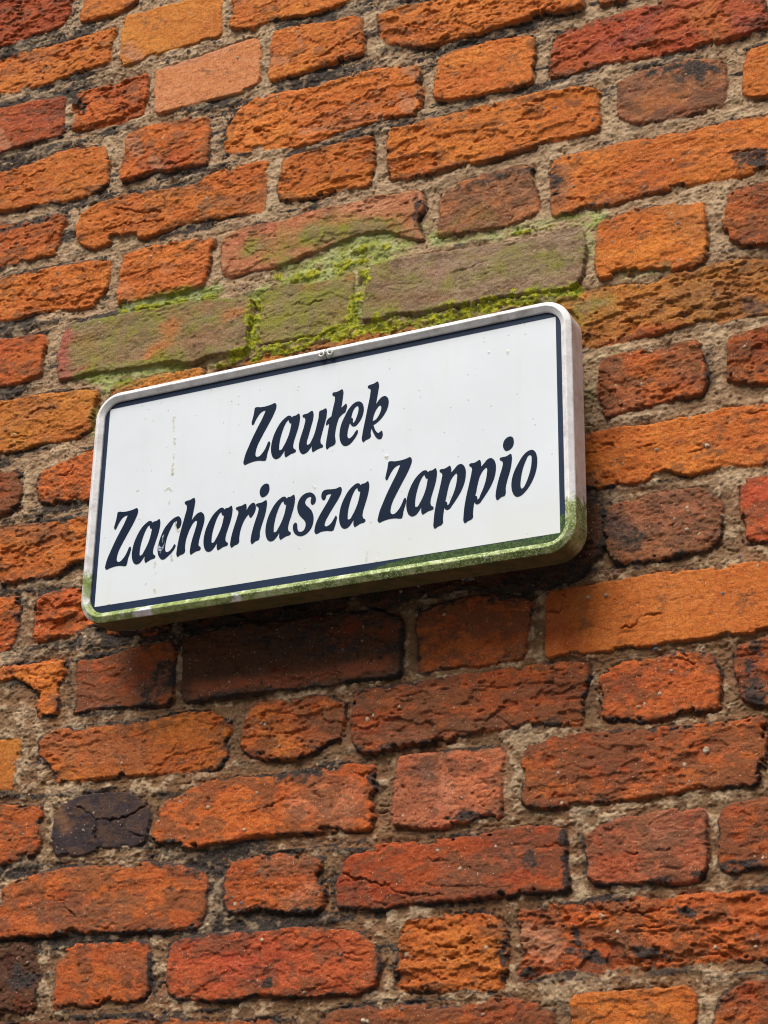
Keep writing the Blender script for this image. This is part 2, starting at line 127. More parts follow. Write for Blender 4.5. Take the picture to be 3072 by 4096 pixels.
SOOT_SHADE = [([(-0.5735,2.9567),(-0.5035,2.9428)],0.0140,0.80),
 ([(-0.4761,2.8010),(-0.4534,2.7971)],0.0122,0.90),
 ([(-0.7114,2.8552),(-0.7145,2.8053)],0.0078,0.60),
 ([(-0.6430,2.7824),(-0.7026,2.7818)],0.0061,0.50),
 ([(-0.7752,2.8606),(-0.7495,2.8561)],0.0087,0.60),
 ([(-0.8534,2.8647),(-0.7879,2.8592)],0.0105,0.50),
 ([(-1.2710,2.2244),(-1.2493,2.2423)],0.0157,0.70),
 ([(-1.1258,2.2773),(-0.9957,2.2497),(-0.9541,2.2540)],0.0262,0.50),
 ([(-1.0170,1.9239),(-1.0573,1.9231),(-1.1632,1.9303)],0.0061,0.90),
 ([(-1.1671,1.9971),(-1.1596,1.9411)],0.0122,0.85),
 ([(-1.1875,1.9800),(-1.2100,1.9930)],0.0087,0.60),
 ([(-0.6414,1.8557),(-0.6109,1.8522)],0.0070,0.90),
 ([(-0.7177,1.8635),(-0.6795,1.8514)],0.0052,0.90),
 ([(-0.7101,1.8845),(-0.7088,1.8679)],0.0044,0.80),
 ([(-0.5954,1.8982),(-0.5788,1.8921)],0.0052,0.90),
 ([(-0.7716,1.8419),(-0.7662,1.8433)],0.0052,0.90),
 ([(-1.1050,1.8481),(-1.0846,1.8470)],0.0044,0.90),
 ([(-0.9608,2.0790),(-0.9504,2.0613)],0.0044,0.90),
 ([(-1.2516,2.0847),(-1.2292,2.0825)],0.0070,1.00),
 ([(-1.2425,2.0203),(-1.2228,2.0205)],0.0061,0.90),
 ([(-1.4463,1.8756),(-1.4211,1.8556)],0.0157,0.70),
 ([(-1.3813,1.9131),(-1.3915,1.9006)],0.0105,0.70),
 ([(-0.7774,2.1146),(-0.7266,2.1198)],0.0070,0.60),
 ([(-0.6570,2.3428),(-0.6276,2.3226)],0.0192,0.55),
 ([(-0.4986,2.1745),(-0.4950,2.1212)],0.0105,0.60),
 ([(-0.6678,2.1149),(-0.6426,2.1111)],0.0031,0.90),
 ([(-1.3725,2.3149),(-1.3002,2.3030)],0.0105,0.90),
 ([(-1.4804,2.2928),(-1.4196,2.2998)],0.0105,0.70),
 ([(-1.4625,2.2414),(-1.4490,2.2292)],0.0087,0.50),
 ([(-0.8616,2.0221),(-0.8027,2.0185)],0.0052,0.90),
 ([(-1.0826,2.0855),(-1.0325,2.0862)],0.0070,0.60),
 ([(-0.7847,1.9662),(-0.7571,1.9639)],0.0105,0.50),
 ([(-0.7023,1.9852),(-0.6979,1.9456)],0.0052,0.90),
 ([(-0.5394,1.9398),(-0.4966,1.9380)],0.0052,0.90),
 ([(-1.4845,3.1831),(-1.4595,3.1538)],0.0070,0.80),
 ([(-1.5782,3.3196),(-1.5317,3.3183)],0.0052,0.90),
 ([(-1.6108,3.2975),(-1.5759,3.2985)],0.0044,0.50),
 ([(-1.3801,2.9871),(-1.2752,2.9753)],0.0052,0.60),
 ([(-1.5977,2.9816),(-1.5138,2.9766)],0.0061,0.60),
 ([(-1.0117,3.0359),(-0.9454,3.0194)],0.0035,0.50),
 ([(-0.9087,3.0565),(-0.9083,3.0162)],0.0044,0.60),
 ([(-0.9067,2.8548),(-0.9063,2.8075)],0.0087,0.70),
 ([(-0.6860,2.3946),(-0.6537,2.3850)],0.0105,0.80),
 ([(-0.5279,2.5496),(-0.5285,2.5030)],0.0061,0.80),
 ([(-0.7330,1.8121),(-0.7210,1.7954)],0.0035,0.80),
 ([(-1.1270,2.2999),(-1.0181,2.2927),(-0.9339,2.2828)],0.0078,0.70),  # this run of strokes adds the sign's shade to the grime below it
 ([(-1.2536,2.3029),(-1.1269,2.2978)],0.0105,0.70),
 ([(-0.9134,2.2878),(-0.8126,2.2851),(-0.7813,2.2844)],0.0105,0.60),
 ([(-0.7812,2.2980),(-0.7037,2.2999)],0.0157,0.70),
 ([(-1.3479,2.3073),(-1.2533,2.2987)],0.0087,0.60),
 ([(-1.0814,2.2612),(-1.0375,2.2354)],0.0157,0.40),
 ([(-1.1056,2.3154),(-0.9136,2.3038)],0.0105,0.80),
 ([(-0.6892,2.1354),(-0.6845,2.1713)],0.0052,0.60),
 ([(-0.7727,2.0352),(-0.7724,2.0618)],0.0044,0.70),
 ([(-0.7221,1.9869),(-0.7196,1.9354)],0.0038,0.80),
 ([(-0.5650,1.9319),(-0.6249,1.9283)],0.0038,0.70),
 ([(-0.5477,1.9404),(-0.5230,1.9352)],0.0045,0.80),
 ([(-0.7927,1.8815),(-0.7968,1.8351)],0.0038,0.70),
 ([(-0.9235,1.8640),(-0.9269,1.8336)],0.0035,0.70),
 ([(-1.2506,1.8921),(-1.2422,1.8374)],0.0038,0.70),
 ([(-1.3877,1.8631),(-1.3928,1.8913)],0.0038,0.70),
 ([(-1.4750,1.9227),(-1.3817,1.9169),(-1.2697,1.9135)],0.0042,0.80),
 ([(-1.0086,1.9770),(-1.0072,1.9303)],0.0038,0.80),
 ([(-1.1089,1.9284),(-0.9282,1.9178)],0.0042,0.70),
 ([(-1.0710,2.0077),(-0.9692,2.0064)],0.0042,0.60),
 ([(-0.9819,2.1147),(-1.0332,2.1088)],0.0042,0.70),
 ([(-0.9921,2.1139),(-0.8522,2.1081)],0.0038,0.50),
 ([(-1.3970,2.1920),(-1.2912,2.1881)],0.0038,0.70),
 ([(-1.4329,2.1919),(-1.4416,2.1598)],0.0042,0.70),
 ([(-1.4047,2.2724),(-1.3996,2.2192)],0.0045,0.70),
 ([(-1.4950,2.3800),(-1.4922,2.3095)],0.0052,0.70)]
PALE = [([(-1.6180,3.1567),(-1.6002,3.1266)],0.0087,0.80),
 ([(-1.3686,3.0739),(-1.3560,3.0491)],0.0087,0.70),
 ([(-1.3310,3.0318),(-1.3193,3.0155)],0.0078,0.70),
 ([(-1.3880,3.2496),(-1.3722,3.2224)],0.0105,0.40),
 ([(-0.9322,3.0763),(-0.9133,3.0529)],0.0070,0.70),
 ([(-0.9339,3.0286),(-0.9220,3.0051)],0.0087,0.70),
 ([(-1.0879,3.0117),(-0.9685,3.0059)],0.0070,0.50),
 ([(-1.1378,3.1460),(-1.1175,3.1399)],0.0070,0.60),
 ([(-1.0969,3.1869),(-1.0934,3.1591)],0.0044,0.50),
 ([(-1.3019,2.8456),(-1.2861,2.8369)],0.0087,0.35),
 ([(-1.3673,2.8310),(-1.3529,2.8128)],0.0087,0.40),
 ([(-0.7639,1.8796),(-0.7407,1.8699)],0.0157,0.80),
 ([(-0.6949,2.2717),(-0.6902,2.2370)],0.0035,0.20),
 ([(-0.6020,3.0179),(-0.5598,3.0361)],0.0122,-0.10),
 ([(-1.3298,3.1957),(-1.2629,3.1865)],0.0070,0.50)]
CRACK = [([(-1.6053,3.0469),(-1.5716,3.0489),(-1.5447,3.0595),(-1.5229,3.0646)],0.0009,1.00),
 ([(-0.9545,3.1477),(-0.9236,3.1354),(-0.9024,3.1262),(-0.8699,3.1147)],0.0010,1.00),
 ([(-0.5143,2.8124),(-0.4812,2.8135),(-0.4602,2.8111),(-0.4417,2.8038)],0.0014,1.00),
 ([(-0.6461,2.2216),(-0.6350,2.2215),(-0.6257,2.2262),(-0.6128,2.2299),(-0.5982,2.2316)],0.0012,1.00),
 ([(-0.7372,2.2521),(-0.7239,2.2531),(-0.7162,2.2558)],0.0010,1.00),
 ([(-0.5805,2.3037),(-0.5742,2.3217),(-0.5531,2.3430)],0.0009,1.00),
 ([(-1.3699,2.0811),(-1.3406,2.0636),(-1.3127,2.0582),(-1.2709,2.0729)],0.0010,1.00),
 ([(-1.3173,2.0586),(-1.3124,2.0281)],0.0009,1.00),
 ([(-1.3406,2.0636),(-1.3425,2.0345)],0.0009,1.00),
 ([(-1.3028,2.0486),(-1.2861,2.0374),(-1.2679,2.0339)],0.0012,1.00),
 ([(-0.9922,1.9649),(-0.9682,1.9595),(-0.9365,1.9465),(-0.9034,1.9361),(-0.8842,1.9339)],0.0010,1.00),
 ([(-1.4044,2.9310),(-1.3753,2.9289),(-1.3231,2.9261),(-1.3050,2.9241)],0.0009,1.00),
 ([(-1.3887,2.9633),(-1.3373,2.9425),(-1.3112,2.9384)],0.0007,1.00),
 ([(-1.3089,3.0154),(-1.2777,3.0122),(-1.2451,3.0229)],0.0012,1.00),
 ([(-1.1628,3.0365),(-1.1248,3.0169),(-1.1046,3.0036)],0.0012,1.00),
 ([(-1.0748,3.1244),(-0.9976,3.1480)],0.0009,1.00),
 ([(-1.0870,2.7379),(-1.0659,2.7332),(-1.0428,2.7338)],0.0010,1.00),
 ([(-0.6327,2.6119),(-0.6210,2.6083)],0.0021,1.00),
 ([(-1.5834,2.8577),(-1.5048,2.8373),(-1.4674,2.8377),(-1.4376,2.8309)],0.0009,1.00),
 ([(-1.5071,2.6571),(-1.4814,2.6618),(-1.4465,2.6501)],0.0010,1.00),
 ([(-0.5406,2.6739),(-0.5294,2.6691)],0.0038,1.00),
 ([(-0.7567,2.9577),(-0.7395,2.9540)],0.0021,1.00),
 ([(-0.6980,2.7988),(-0.6754,2.7953)],0.0017,1.00),
 ([(-0.9553,2.9206),(-0.9073,2.9126)],0.0014,1.00),
 ([(-0.5952,2.1754),(-0.5704,2.1731),(-0.5637,2.1650)],0.0014,1.00),
 ([(-1.1353,2.7655),(-1.1286,2.7758),(-1.1072,2.7733)],0.0016,1.00),
 ([(-0.8743,1.8798),(-0.8499,1.8732)],0.0014,1.00),
 ([(-1.1148,2.0507),(-1.0732,2.0619)],0.0010,1.00),
 ([(-0.6479,1.9635),(-0.6375,1.9610)],0.0014,1.00),
 ([(-0.6166,1.9618),(-0.5994,1.9595)],0.0017,1.00),
 ([(-1.4494,2.2568),(-1.4521,2.2359)],0.0017,1.00),
 ([(-1.5068,2.2617),(-1.4768,2.2602),(-1.4650,2.2417)],0.0014,1.00),
 ([(-1.0001,2.2563),(-0.9955,2.2438)],0.0009,1.00),
 ([(-0.9872,2.2446),(-0.9784,2.2258)],0.0009,1.00),
 ([(-0.9610,1.9043),(-0.9512,1.9002)],0.0031,1.00),
 ([(-0.7216,2.2718),(-0.7140,2.2688)],0.0016,1.00),
 ([(-0.6467,1.8984),(-0.6364,1.8977)],0.0012,1.00),
 ([(-1.3864,1.9646),(-1.3614,1.9420)],0.0010,1.00)]
PEBBLES = [(-1.3195,3.2008,0.0035,'b'),(-1.2826,3.2062,0.0038,'b'),(-1.2396,3.2108,0.0038,'b'),(-1.2677,3.1989,0.0019,'b'),(-1.2536,3.2056,0.0024,'r'),(-1.4141,3.2491,0.0024,'b'),(-1.4196,3.1998,0.0035,'w'),(-1.3393,3.3092,0.0024,'b'),(-1.3832,3.2062,0.0017,'r'),(-1.3422,3.1283,0.0024,'b'),(-1.3455,3.1198,0.0024,'r'),(-1.2878,3.1060,0.0031,'b'),(-1.3007,3.1030,0.0024,'w'),(-1.3140,3.1055,0.0028,'r'),(-1.3494,3.1364,0.0017,'r'),(-1.1913,3.2060,0.0026,'b'),(-1.4087,3.2672,0.0017,'b'),(-1.3190,3.3098,0.0021,'r'),(-1.1905,3.0927,0.0021,'r'),(-1.2760,3.1040,0.0016,'b'),(-1.3037,3.2043,0.0016,'b'),(-1.3466,3.1513,0.0019,'b'),(-0.9643,2.1478,0.0028,'w'),(-0.9562,2.1512,0.0024,'w'),(-0.9859,2.1916,0.0073,'m'),(-0.9539,2.1926,0.0052,'m'),(-0.9229,2.1592,0.0016,'w'),(-1.1050,2.1580,0.0021,'w'),(-1.0844,2.1285,0.0019,'w'),(-0.5364,2.4280,0.0031,'w'),(-0.5966,2.4332,0.0026,'p'),(-0.5630,2.3541,0.0023,'w'),(-0.6378,2.4228,0.0019,'p'),(-0.6111,2.5222,0.0017,'w'),(-0.6433,2.5273,0.0016,'w'),(-0.4837,2.5433,0.0021,'w'),(-0.6782,1.8956,0.0031,'p'),(-0.6630,1.8790,0.0023,'w'),(-0.5139,1.8543,0.0024,'w'),(-0.5572,1.8562,0.0023,'w'),(-0.5741,1.8845,0.0021,'p'),(-0.7251,2.0588,0.0017,'w'),(-0.5001,1.9448,0.0021,'w'),(-0.5640,2.3261,0.0026,'w'),(-0.5555,2.0673,0.0038,'w'),(-0.6049,2.1370,0.0024,'w'),(-0.6231,2.1276,0.0021,'w'),(-0.6299,2.1252,0.0021,'w'),(-0.5904,2.1621,0.0016,'w'),(-0.5503,2.3192,0.0017,'w'),(-0.6251,2.2917,0.0021,'b'),(-0.5060,2.2864,0.0028,'b'),(-0.6512,2.2890,0.0052,'r'),(-0.6089,2.1917,0.0038,'b'),(-0.6642,2.2625,0.0024,'p'),(-0.5804,2.0544,0.0023,'w'),(-1.4404,1.8959,0.0038,'r'),(-1.4271,1.8904,0.0024,'p'),(-1.1354,1.9421,0.0024,'w'),(-1.2079,2.0278,0.0024,'r'),(-1.2174,2.0717,0.0021,'p'),(-1.1774,2.0613,0.0023,'w'),(-1.2458,2.0503,0.0016,'w'),(-1.1106,2.0731,0.0021,'w'),(-0.9936,1.8741,0.0024,'r'),(-0.9131,1.8702,0.0031,'p'),(-0.9636,1.7999,0.0035,'w'),(-0.9588,1.7989,0.0024,'w'),(-0.8148,1.8719,0.0024,'w'),(-1.0268,1.9460,0.0023,'r'),(-1.0389,1.8342,0.0021,'p'),(-0.9171,2.0280,0.0019,'w'),(-0.8434,2.0419,0.0017,'w'),(-0.8010,1.8769,0.0016,'w'),(-0.9370,2.6927,0.0024,'y'),(-0.9468,2.6835,0.0042,'y'),(-0.8962,2.6701,0.0045,'y'),(-0.8552,2.6778,0.0035,'y'),(-0.8317,2.6803,0.0031,'y'),(-0.8232,2.6773,0.0031,'y'),(-0.8063,2.6790,0.0031,'y'),(-0.9847,2.6851,0.0031,'y'),(-1.0207,2.6815,0.0028,'y'),(-1.0455,2.6766,0.0028,'p'),(-1.0025,2.6799,0.0028,'y'),(-0.9908,2.7533,0.0042,'m'),(-0.9877,2.7201,0.0031,'y'),(-0.9964,2.7037,0.0028,'y'),(-0.8746,2.6743,0.0031,'y'),(-0.9269,2.6837,0.0028,'y'),(-0.9623,2.6802,0.0024,'y'),(-1.0987,2.6823,0.0028,'y'),(-1.0687,2.6828,0.0024,'y'),(-0.7730,2.6759,0.0028,'p'),(-0.7522,2.6722,0.0024,'y'),(-0.7255,2.6716,0.0024,'y'),(-0.7010,2.6693,0.0028,'y')]
PATCH = [('pinkred',[(-1.4619,2.7282),(-1.4573,2.7617)],0.0131,0.85),
 ('pinkred',[(-1.4517,2.7042),(-1.4081,2.7073)],0.0087,0.70),
 ('ochre',[(-1.4227,2.7543),(-1.4037,2.7161)],0.0140,0.60),
 ('orangep',[(-1.2779,2.7544),(-1.2834,2.7267),(-1.3065,2.7030)],0.0131,0.75),
 ('orangep',[(-1.1988,2.7440),(-1.1625,2.7407)],0.0078,0.50),
 ('pinkish',[(-0.8858,2.7402),(-0.8640,2.7237)],0.0122,0.45),
 ('pinkish',[(-0.7347,2.7312),(-0.7766,2.7235)],0.0105,0.40),
 ('ochre',[(-1.0266,2.7289),(-1.0166,2.6990)],0.0157,0.50),
 ('orangep',[(-1.0046,2.7588),(-0.9974,2.7455)],0.0052,0.60),
 ('orangep',[(-1.0785,2.7619),(-1.0459,2.7591)],0.0070,0.50),
 ('brownp',[(-0.5483,2.6353),(-0.5019,2.6142)],0.0227,0.30),
 ('brownp',[(-0.5971,2.6231),(-0.6239,2.6377)],0.0157,0.25),
 ('redp',[(-0.6117,2.5968),(-0.5984,2.5896)],0.0105,0.60),
 ('redp',[(-0.6572,2.5834),(-0.5598,2.5937)],0.0061,0.50),
 ('greyp',[(-0.4728,2.6013),(-0.4658,2.5956)],0.0105,0.70),
 ('maroon',[(-0.5801,3.0473),(-0.5912,3.0290),(-0.6230,3.0171)],0.0131,0.75),
 ('maroon',[(-0.4705,3.0008),(-0.4417,2.9870)],0.0131,0.70),
 ('maroon',[(-0.6653,3.0155),(-0.6439,3.0211)],0.0105,0.40),
 ('orangep',[(-0.5090,3.0320),(-0.4906,2.9976)],0.0192,0.50),
 ('greyp',[(-0.6473,2.3490),(-0.6387,2.3263)],0.0148,0.75),
 ('brownp',[(-0.6092,2.3197),(-0.5542,2.3204)],0.0209,0.30),
 ('orangep',[(-0.6899,2.2483),(-0.4868,2.2540)],0.0279,0.10),
 ('redp',[(-0.7237,2.2607),(-0.7283,2.2234)],0.0209,0.50),
 ('redp',[(-0.7003,2.2084),(-0.7097,2.2060)],0.0105,0.60),
 ('brownp',[(-1.0949,1.9839),(-1.0433,1.9834)],0.0122,0.50),
 ('brownp',[(-0.8911,2.0683),(-0.9104,2.0392)],0.0192,0.40),
 ('greyp',[(-0.8951,2.0779),(-0.8852,2.0714)],0.0105,0.50),
 ('brownp',[(-0.6047,1.9970),(-0.6229,1.9783)],0.0227,0.45),
 ('redp',[(-0.6668,1.9770),(-0.6588,1.9526)],0.0192,0.50),
 ('palep',[(-1.0520,2.0524),(-1.0004,2.0421)],0.0157,0.35),
 ('palep',[(-1.0580,1.9411),(-1.0378,1.9450)],0.0105,0.30),
 ('palep',[(-0.8618,2.0618),(-0.8714,2.0410)],0.0140,0.35),
 ('brownp',[(-0.7625,2.8455),(-0.7543,2.8202)],0.0174,0.50),
 ('brownp',[(-0.8097,2.8415),(-0.8424,2.8382)],0.0192,0.45),
 ('brownp',[(-0.7055,2.8374),(-0.7125,2.8048)],0.0122,0.60),
 ('brownp',[(-0.6512,2.7823),(-0.5907,2.7824)],0.0105,0.45),
 ('brownp',[(-0.5720,2.7553),(-0.5347,2.7154)],0.0174,0.35),
 ('brownp',[(-0.6046,2.9470),(-0.5640,2.9398)],0.0192,0.30),
 ('orangep',[(-0.5955,2.9162),(-0.5452,2.9086)],0.0122,0.40),
 ('brownp',[(-0.6540,2.5596),(-0.6402,2.5051)],0.0192,0.40),
 ('brownp',[(-0.5617,2.5527),(-0.5446,2.5164)],0.0157,0.35),
 ('brownp',[(-1.5890,3.2851),(-1.5165,3.2804)],0.0087,0.35),
 ('brownp',[(-1.5006,2.4777),(-1.4482,2.4624)],0.0140,0.40),
 ('orangep',[(-1.5104,2.4497),(-1.4454,2.4350)],0.0140,0.40),
 ('brownp',[(-1.5327,2.6500),(-1.4816,2.6642)],0.0157,0.30),
 ('orangep',[(-1.4898,2.6179),(-1.4306,2.6186)],0.0140,0.50),
 ('brownp',[(-1.2596,2.0718),(-1.1937,2.0791)],0.0052,0.40),
 ('greyp',[(-1.4802,1.9675),(-1.4676,1.9821)],0.0087,0.20),
 ('brownp',[(-1.0564,2.1690),(-0.9924,2.1234)],0.0192,0.50),
 ('orangep',[(-1.1033,2.1685),(-1.0759,2.1267)],0.0174,0.50),
 ('brownp',[(-0.9315,2.1261),(-0.7942,2.1293)],0.0122,0.50),
 ('brownp',[(-1.3584,2.1591),(-1.2871,2.1354)],0.0209,0.35),
 ('brownp',[(-1.4191,2.1738),(-1.3933,2.1547)],0.0140,0.40),
 ('palep',[(-0.9542,2.8574),(-1.0119,2.8649)],0.0105,0.35),
 ('ochre',[(-1.1055,2.8471),(-1.0115,2.8479)],0.0157,0.45),
 ('ochre',[(-0.8533,2.8106),(-0.8098,2.8113)],0.0105,0.40),
 ('ochre',[(-1.3264,2.7993),(-1.2510,2.7968)],0.0052,0.40),
 ('greyp',[(-1.2826,2.2259),(-1.2486,2.2319)],0.0157,0.60),
 ('brownp',[(-1.4025,2.0792),(-1.3840,2.0577)],0.0087,0.80),
 ('palep',[(-1.0320,2.0730),(-0.9804,2.0550)],0.0157,0.30),
 ('brownp',[(-0.5830,2.9738),(-0.5238,2.9372)],0.0157,0.30),
 ('palep',[(-1.3296,3.1929),(-1.2112,3.1926)],0.0061,0.40),
 ('pinkish',[(-1.3925,3.2369),(-1.3718,3.2166)],0.0087,0.40),
 ('brownp',[(-0.9729,2.1689),(-0.8720,2.1664)],0.0105,0.30),
 ('redp',[(-1.2023,2.2161),(-1.0580,2.2123),(-0.9431,2.2134)],0.0078,0.80),
 ('redp',[(-1.0044,2.2608),(-0.9377,2.2596)],0.0174,0.50),
 ('brownp',[(-0.9674,2.7155),(-0.8747,2.6990)],0.0087,0.50),
 ('ochre',[(-1.1117,2.7130),(-1.0533,2.7048)],0.0105,0.40),
 ('redp',[(-0.9390,1.9786),(-0.8710,1.9731)],0.0157,0.30),
 ('brownp',[(-0.8614,1.9548),(-0.7663,1.9647)],0.0157,0.45),
 ('brownp',[(-1.4079,1.9489),(-1.2939,1.9411)],0.0140,0.45),
 ('brownp',[(-1.3004,1.8859),(-1.2564,1.8833)],0.0105,0.40),
 ('brownp',[(-1.2344,2.9316),(-1.1571,2.9193)],0.0105,0.40),
 ('brownp',[(-1.0521,3.0271),(-0.9689,3.0287)],0.0105,0.35),
 ('brownp',[(-0.6616,1.8699),(-0.6278,1.8549)],0.0122,0.50)]
SIGN_AT=(-1.0006,-0.0870,2.4504); SIGN_W=0.6655; SIGN_H=0.3217; SIGN_D=0.0370
FIELD=(-0.3134,0.3121,-0.1368,0.1401)
RIVETS=((0.0030,0.1520),(0.0150,0.1520)); SEAM_X=0.0080
# letter outlines in metres on the plate; a third value 1 marks a sharp corner
GLYPHS = {
'Z': ['967,-95 1037,-106 1127,-107 1190,-98 1244,-89 1258,-107 1260,-155 1239,-214 1212,-272 1131,-415 1057,-546 1014,-632 993,-710 993,-765 1017,-791 1048,-787 1086,-756 1123,-707 1153,-644 1169,-612 1184,-608 1195,-632 1188,-681 1161,-769 1150,-835 1137,-861 1119,-861 1055,-847 973,-843 897,-855 840,-866 824,-843 830,-794 850,-717 887,-629 936,-519 1004,-386 1066,-271 1112,-166,1 1083,-164 1039,-184 995,-234 964,-288 942,-328 929,-334 916,-311 922,-265 940,-186 948,-124 954,-99'],
'a': ['-296,790 -282,754 -282,687 -299,597 -335,479 -356,404 -358,338 -345,313 -324,299 -323,273 -340,263 -387,255 -433,234 -463,224 -474,241 -478,321,1 -510,274 -555,230 -603,224 -638,248 -664,302 -674,364 -670,442 -650,531 -607,630 -542,724 -489,767 -449,787 -418,783 -393,755,1 -380,767 -339,771',
  '-439,731,1 -432,699 -414,677 -397,679,1 -405,624 -419,554 -450,467 -494,383 -532,334 -553,335 -560,376 -557,435 -541,524 -517,606 -486,680 -457,721'],
'u': ['-106,789 -92,756 -93,684 -116,589 -152,451 -172,369 -164,335 -141,337 -96,401 -59,496 -33,609 -18,672 -14,737 -8,763 36,774 85,786 95,756 92,684 69,576 33,438 19,349 30,314 53,294 52,265 26,260 -21,249 -54,235 -83,223 -96,251 -98,313,1 -125,275 -171,232 -224,222 -259,254 -280,324 -274,402 -254,477 -212,621 -204,692 -215,717 -239,729 -242,756 -224,762 -177,766'],
'l': ['303,1006 316,977 313,898 294,750,1 330,776 362,796 372,774 361,710 352,686 313,664 264,620,1 237,530 218,397 217,273 202,263 152,249 110,225 98,256 100,327 114,423 136,570,1 113,561 93,553 90,578 101,616 120,638 160,660,1 183,778 203,893 199,927 171,946 165,967 177,984 217,984 264,994'],
'e': ['538,792 578,766 603,702 601,630 576,557 535,499 496,468 463,468 436,492 419,522,1 404,472 390,397 394,337 411,315 434,320 473,355 505,398 524,410 533,386 516,340 475,283 430,240 378,222 338,234 304,276 282,352 283,437 303,531 347,627 404,721 462,776 502,793',
  '519,735 532,709 531,657 513,595 488,535 469,515 458,534 460,566 444,587 435,584,1 443,628 464,690 493,727'],
'k': ['789,1014 804,978 799,893 784,797 770,705,1 811,759 856,793 895,795 928,765 942,707 931,638 893,560 842,499 785,455 741,434,1 760,378 787,331 813,313 833,323 852,336 867,306 866,262 847,230 818,229 782,258 748,316 728,359 713,394,1 706,331 707,282 694,268 645,251 604,229 590,262 595,339 621,483 656,672 691,875 693,921 676,941 656,955 656,978 675,987 734,995',
  '829,682 843,655 837,604 809,544 771,500 728,485,1 737,539 756,600 787,653 806,675'],
'c': ['-1965,-320 -1935,-351 -1920,-400 -1928,-451 -1947,-480 -1968,-485 -1987,-461 -1993,-427 -1985,-396 -1993,-374 -2028,-388 -2056,-436 -2087,-497 -2117,-577 -2133,-653 -2137,-717 -2129,-764 -2106,-783 -2075,-776 -2035,-740 -1996,-693 -1985,-709 -1996,-746 -2038,-798 -2091,-841 -2146,-872 -2174,-871 -2215,-833 -2241,-771 -2246,-692 -2233,-628 -2205,-537 -2168,-457 -2109,-388 -2049,-342 -2008,-323'],
'h': ['-1750,-106 -1736,-141 -1740,-206 -1755,-303 -1773,-411,1 -1730,-359 -1684,-324 -1639,-317 -1602,-348 -1584,-410 -1593,-486 -1613,-561 -1635,-648 -1648,-717 -1645,-769 -1620,-790 -1615,-813 -1627,-830 -1672,-836 -1720,-854 -1757,-869 -1768,-840 -1766,-776 -1746,-669 -1714,-557 -1692,-463 -1691,-431 -1709,-420 -1739,-439 -1778,-495 -1814,-580 -1837,-661 -1845,-757 -1844,-822 -1860,-839 -1908,-851 -1949,-870 -1963,-842 -1962,-777 -1944,-638 -1912,-486 -1873,-329 -1852,-220 -1858,-187 -1884,-162 -1888,-139 -1869,-129 -1816,-124'],
'r': ['-996,-315 -987,-342 -986,-410,1 -953,-354 -914,-322 -887,-317 -862,-344 -853,-391 -867,-447 -892,-487 -918,-512 -938,-499 -943,-460,1 -968,-475 -1000,-515 -1037,-592 -1060,-672 -1069,-754 -1072,-817 -1085,-831 -1132,-846 -1175,-868 -1190,-843 -1190,-779 -1175,-692 -1146,-587 -1111,-470 -1099,-408 -1109,-383 -1134,-366 -1135,-343 -1112,-335 -1057,-330'],
'i': ['-707,-315 -699,-346 -702,-416 -721,-516 -757,-632 -779,-724 -783,-806 -791,-824 -834,-836 -890,-865 -903,-838 -902,-774 -883,-675 -848,-553 -819,-461 -812,-411 -823,-383 -847,-369 -848,-343 -825,-337 -771,-334'],
'dot': ['-714,-89 -686,-105 -673,-150 -678,-201 -704,-242 -740,-261 -771,-263 -795,-239 -808,-191 -800,-147 -774,-109 -741,-91'],
's': ['-93,-317 -52,-343 -24,-386 -19,-438 -38,-476 -64,-484 -85,-462 -88,-426 -83,-389 -91,-373 -117,-373 -150,-393 -165,-426 -154,-466 -113,-511 -71,-563 -46,-630 -43,-707 -64,-779 -108,-835 -159,-864 -218,-870 -265,-850 -307,-802 -321,-743 -311,-697 -288,-682 -268,-698 -262,-734 -256,-773 -241,-804 -214,-816 -178,-808 -153,-771 -148,-714 -166,-674 -207,-629 -246,-578 -268,-517 -268,-447 -243,-380 -199,-334 -153,-316'],
'z': ['318,-316 332,-346 324,-395 293,-459 224,-562 162,-658 122,-734 113,-783 130,-801 166,-794 204,-766 239,-715 264,-682 276,-703 269,-752 245,-836 233,-865 220,-870 142,-859 64,-859 -4,-875 -20,-855 -20,-799 0,-726 43,-639 93,-559 149,-473 194,-388,1 153,-381 124,-392 117,-423 103,-446 83,-448 63,-426 56,-393 63,-350 89,-322 125,-317 191,-324 256,-326'],
'p': ['1760,-294 1774,-327 1776,-386,1 1816,-347 1859,-305 1896,-295 1933,-318 1958,-372 1961,-453 1946,-537 1909,-629 1854,-718 1792,-799 1749,-847 1719,-851 1697,-835 1688,-818,1 1679,-878 1671,-956 1669,-1011 1655,-1027 1609,-1043 1566,-1063 1553,-1040 1553,-973 1564,-859 1588,-728 1625,-574 1655,-436 1661,-394 1651,-367 1630,-351 1625,-331 1639,-320 1685,-320 1723,-308',
  '1841,-406 1852,-428 1850,-477 1835,-567 1804,-660 1767,-740 1740,-790 1728,-793 1726,-770 1715,-746 1700,-744,1 1712,-693 1736,-581 1767,-487 1810,-426'],
'o': ['2800,-279 2835,-309 2855,-374 2857,-454 2840,-554 2806,-645 2757,-727 2703,-790 2649,-829 2607,-837 2572,-816 2545,-763 2535,-695 2544,-599 2575,-507 2624,-418 2685,-331 2746,-286',
  '2769,-337 2786,-355 2789,-405 2779,-500 2753,-593 2716,-684 2686,-733 2665,-746 2650,-727 2647,-684 2655,-606 2683,-483 2720,-392 2745,-348'],
}
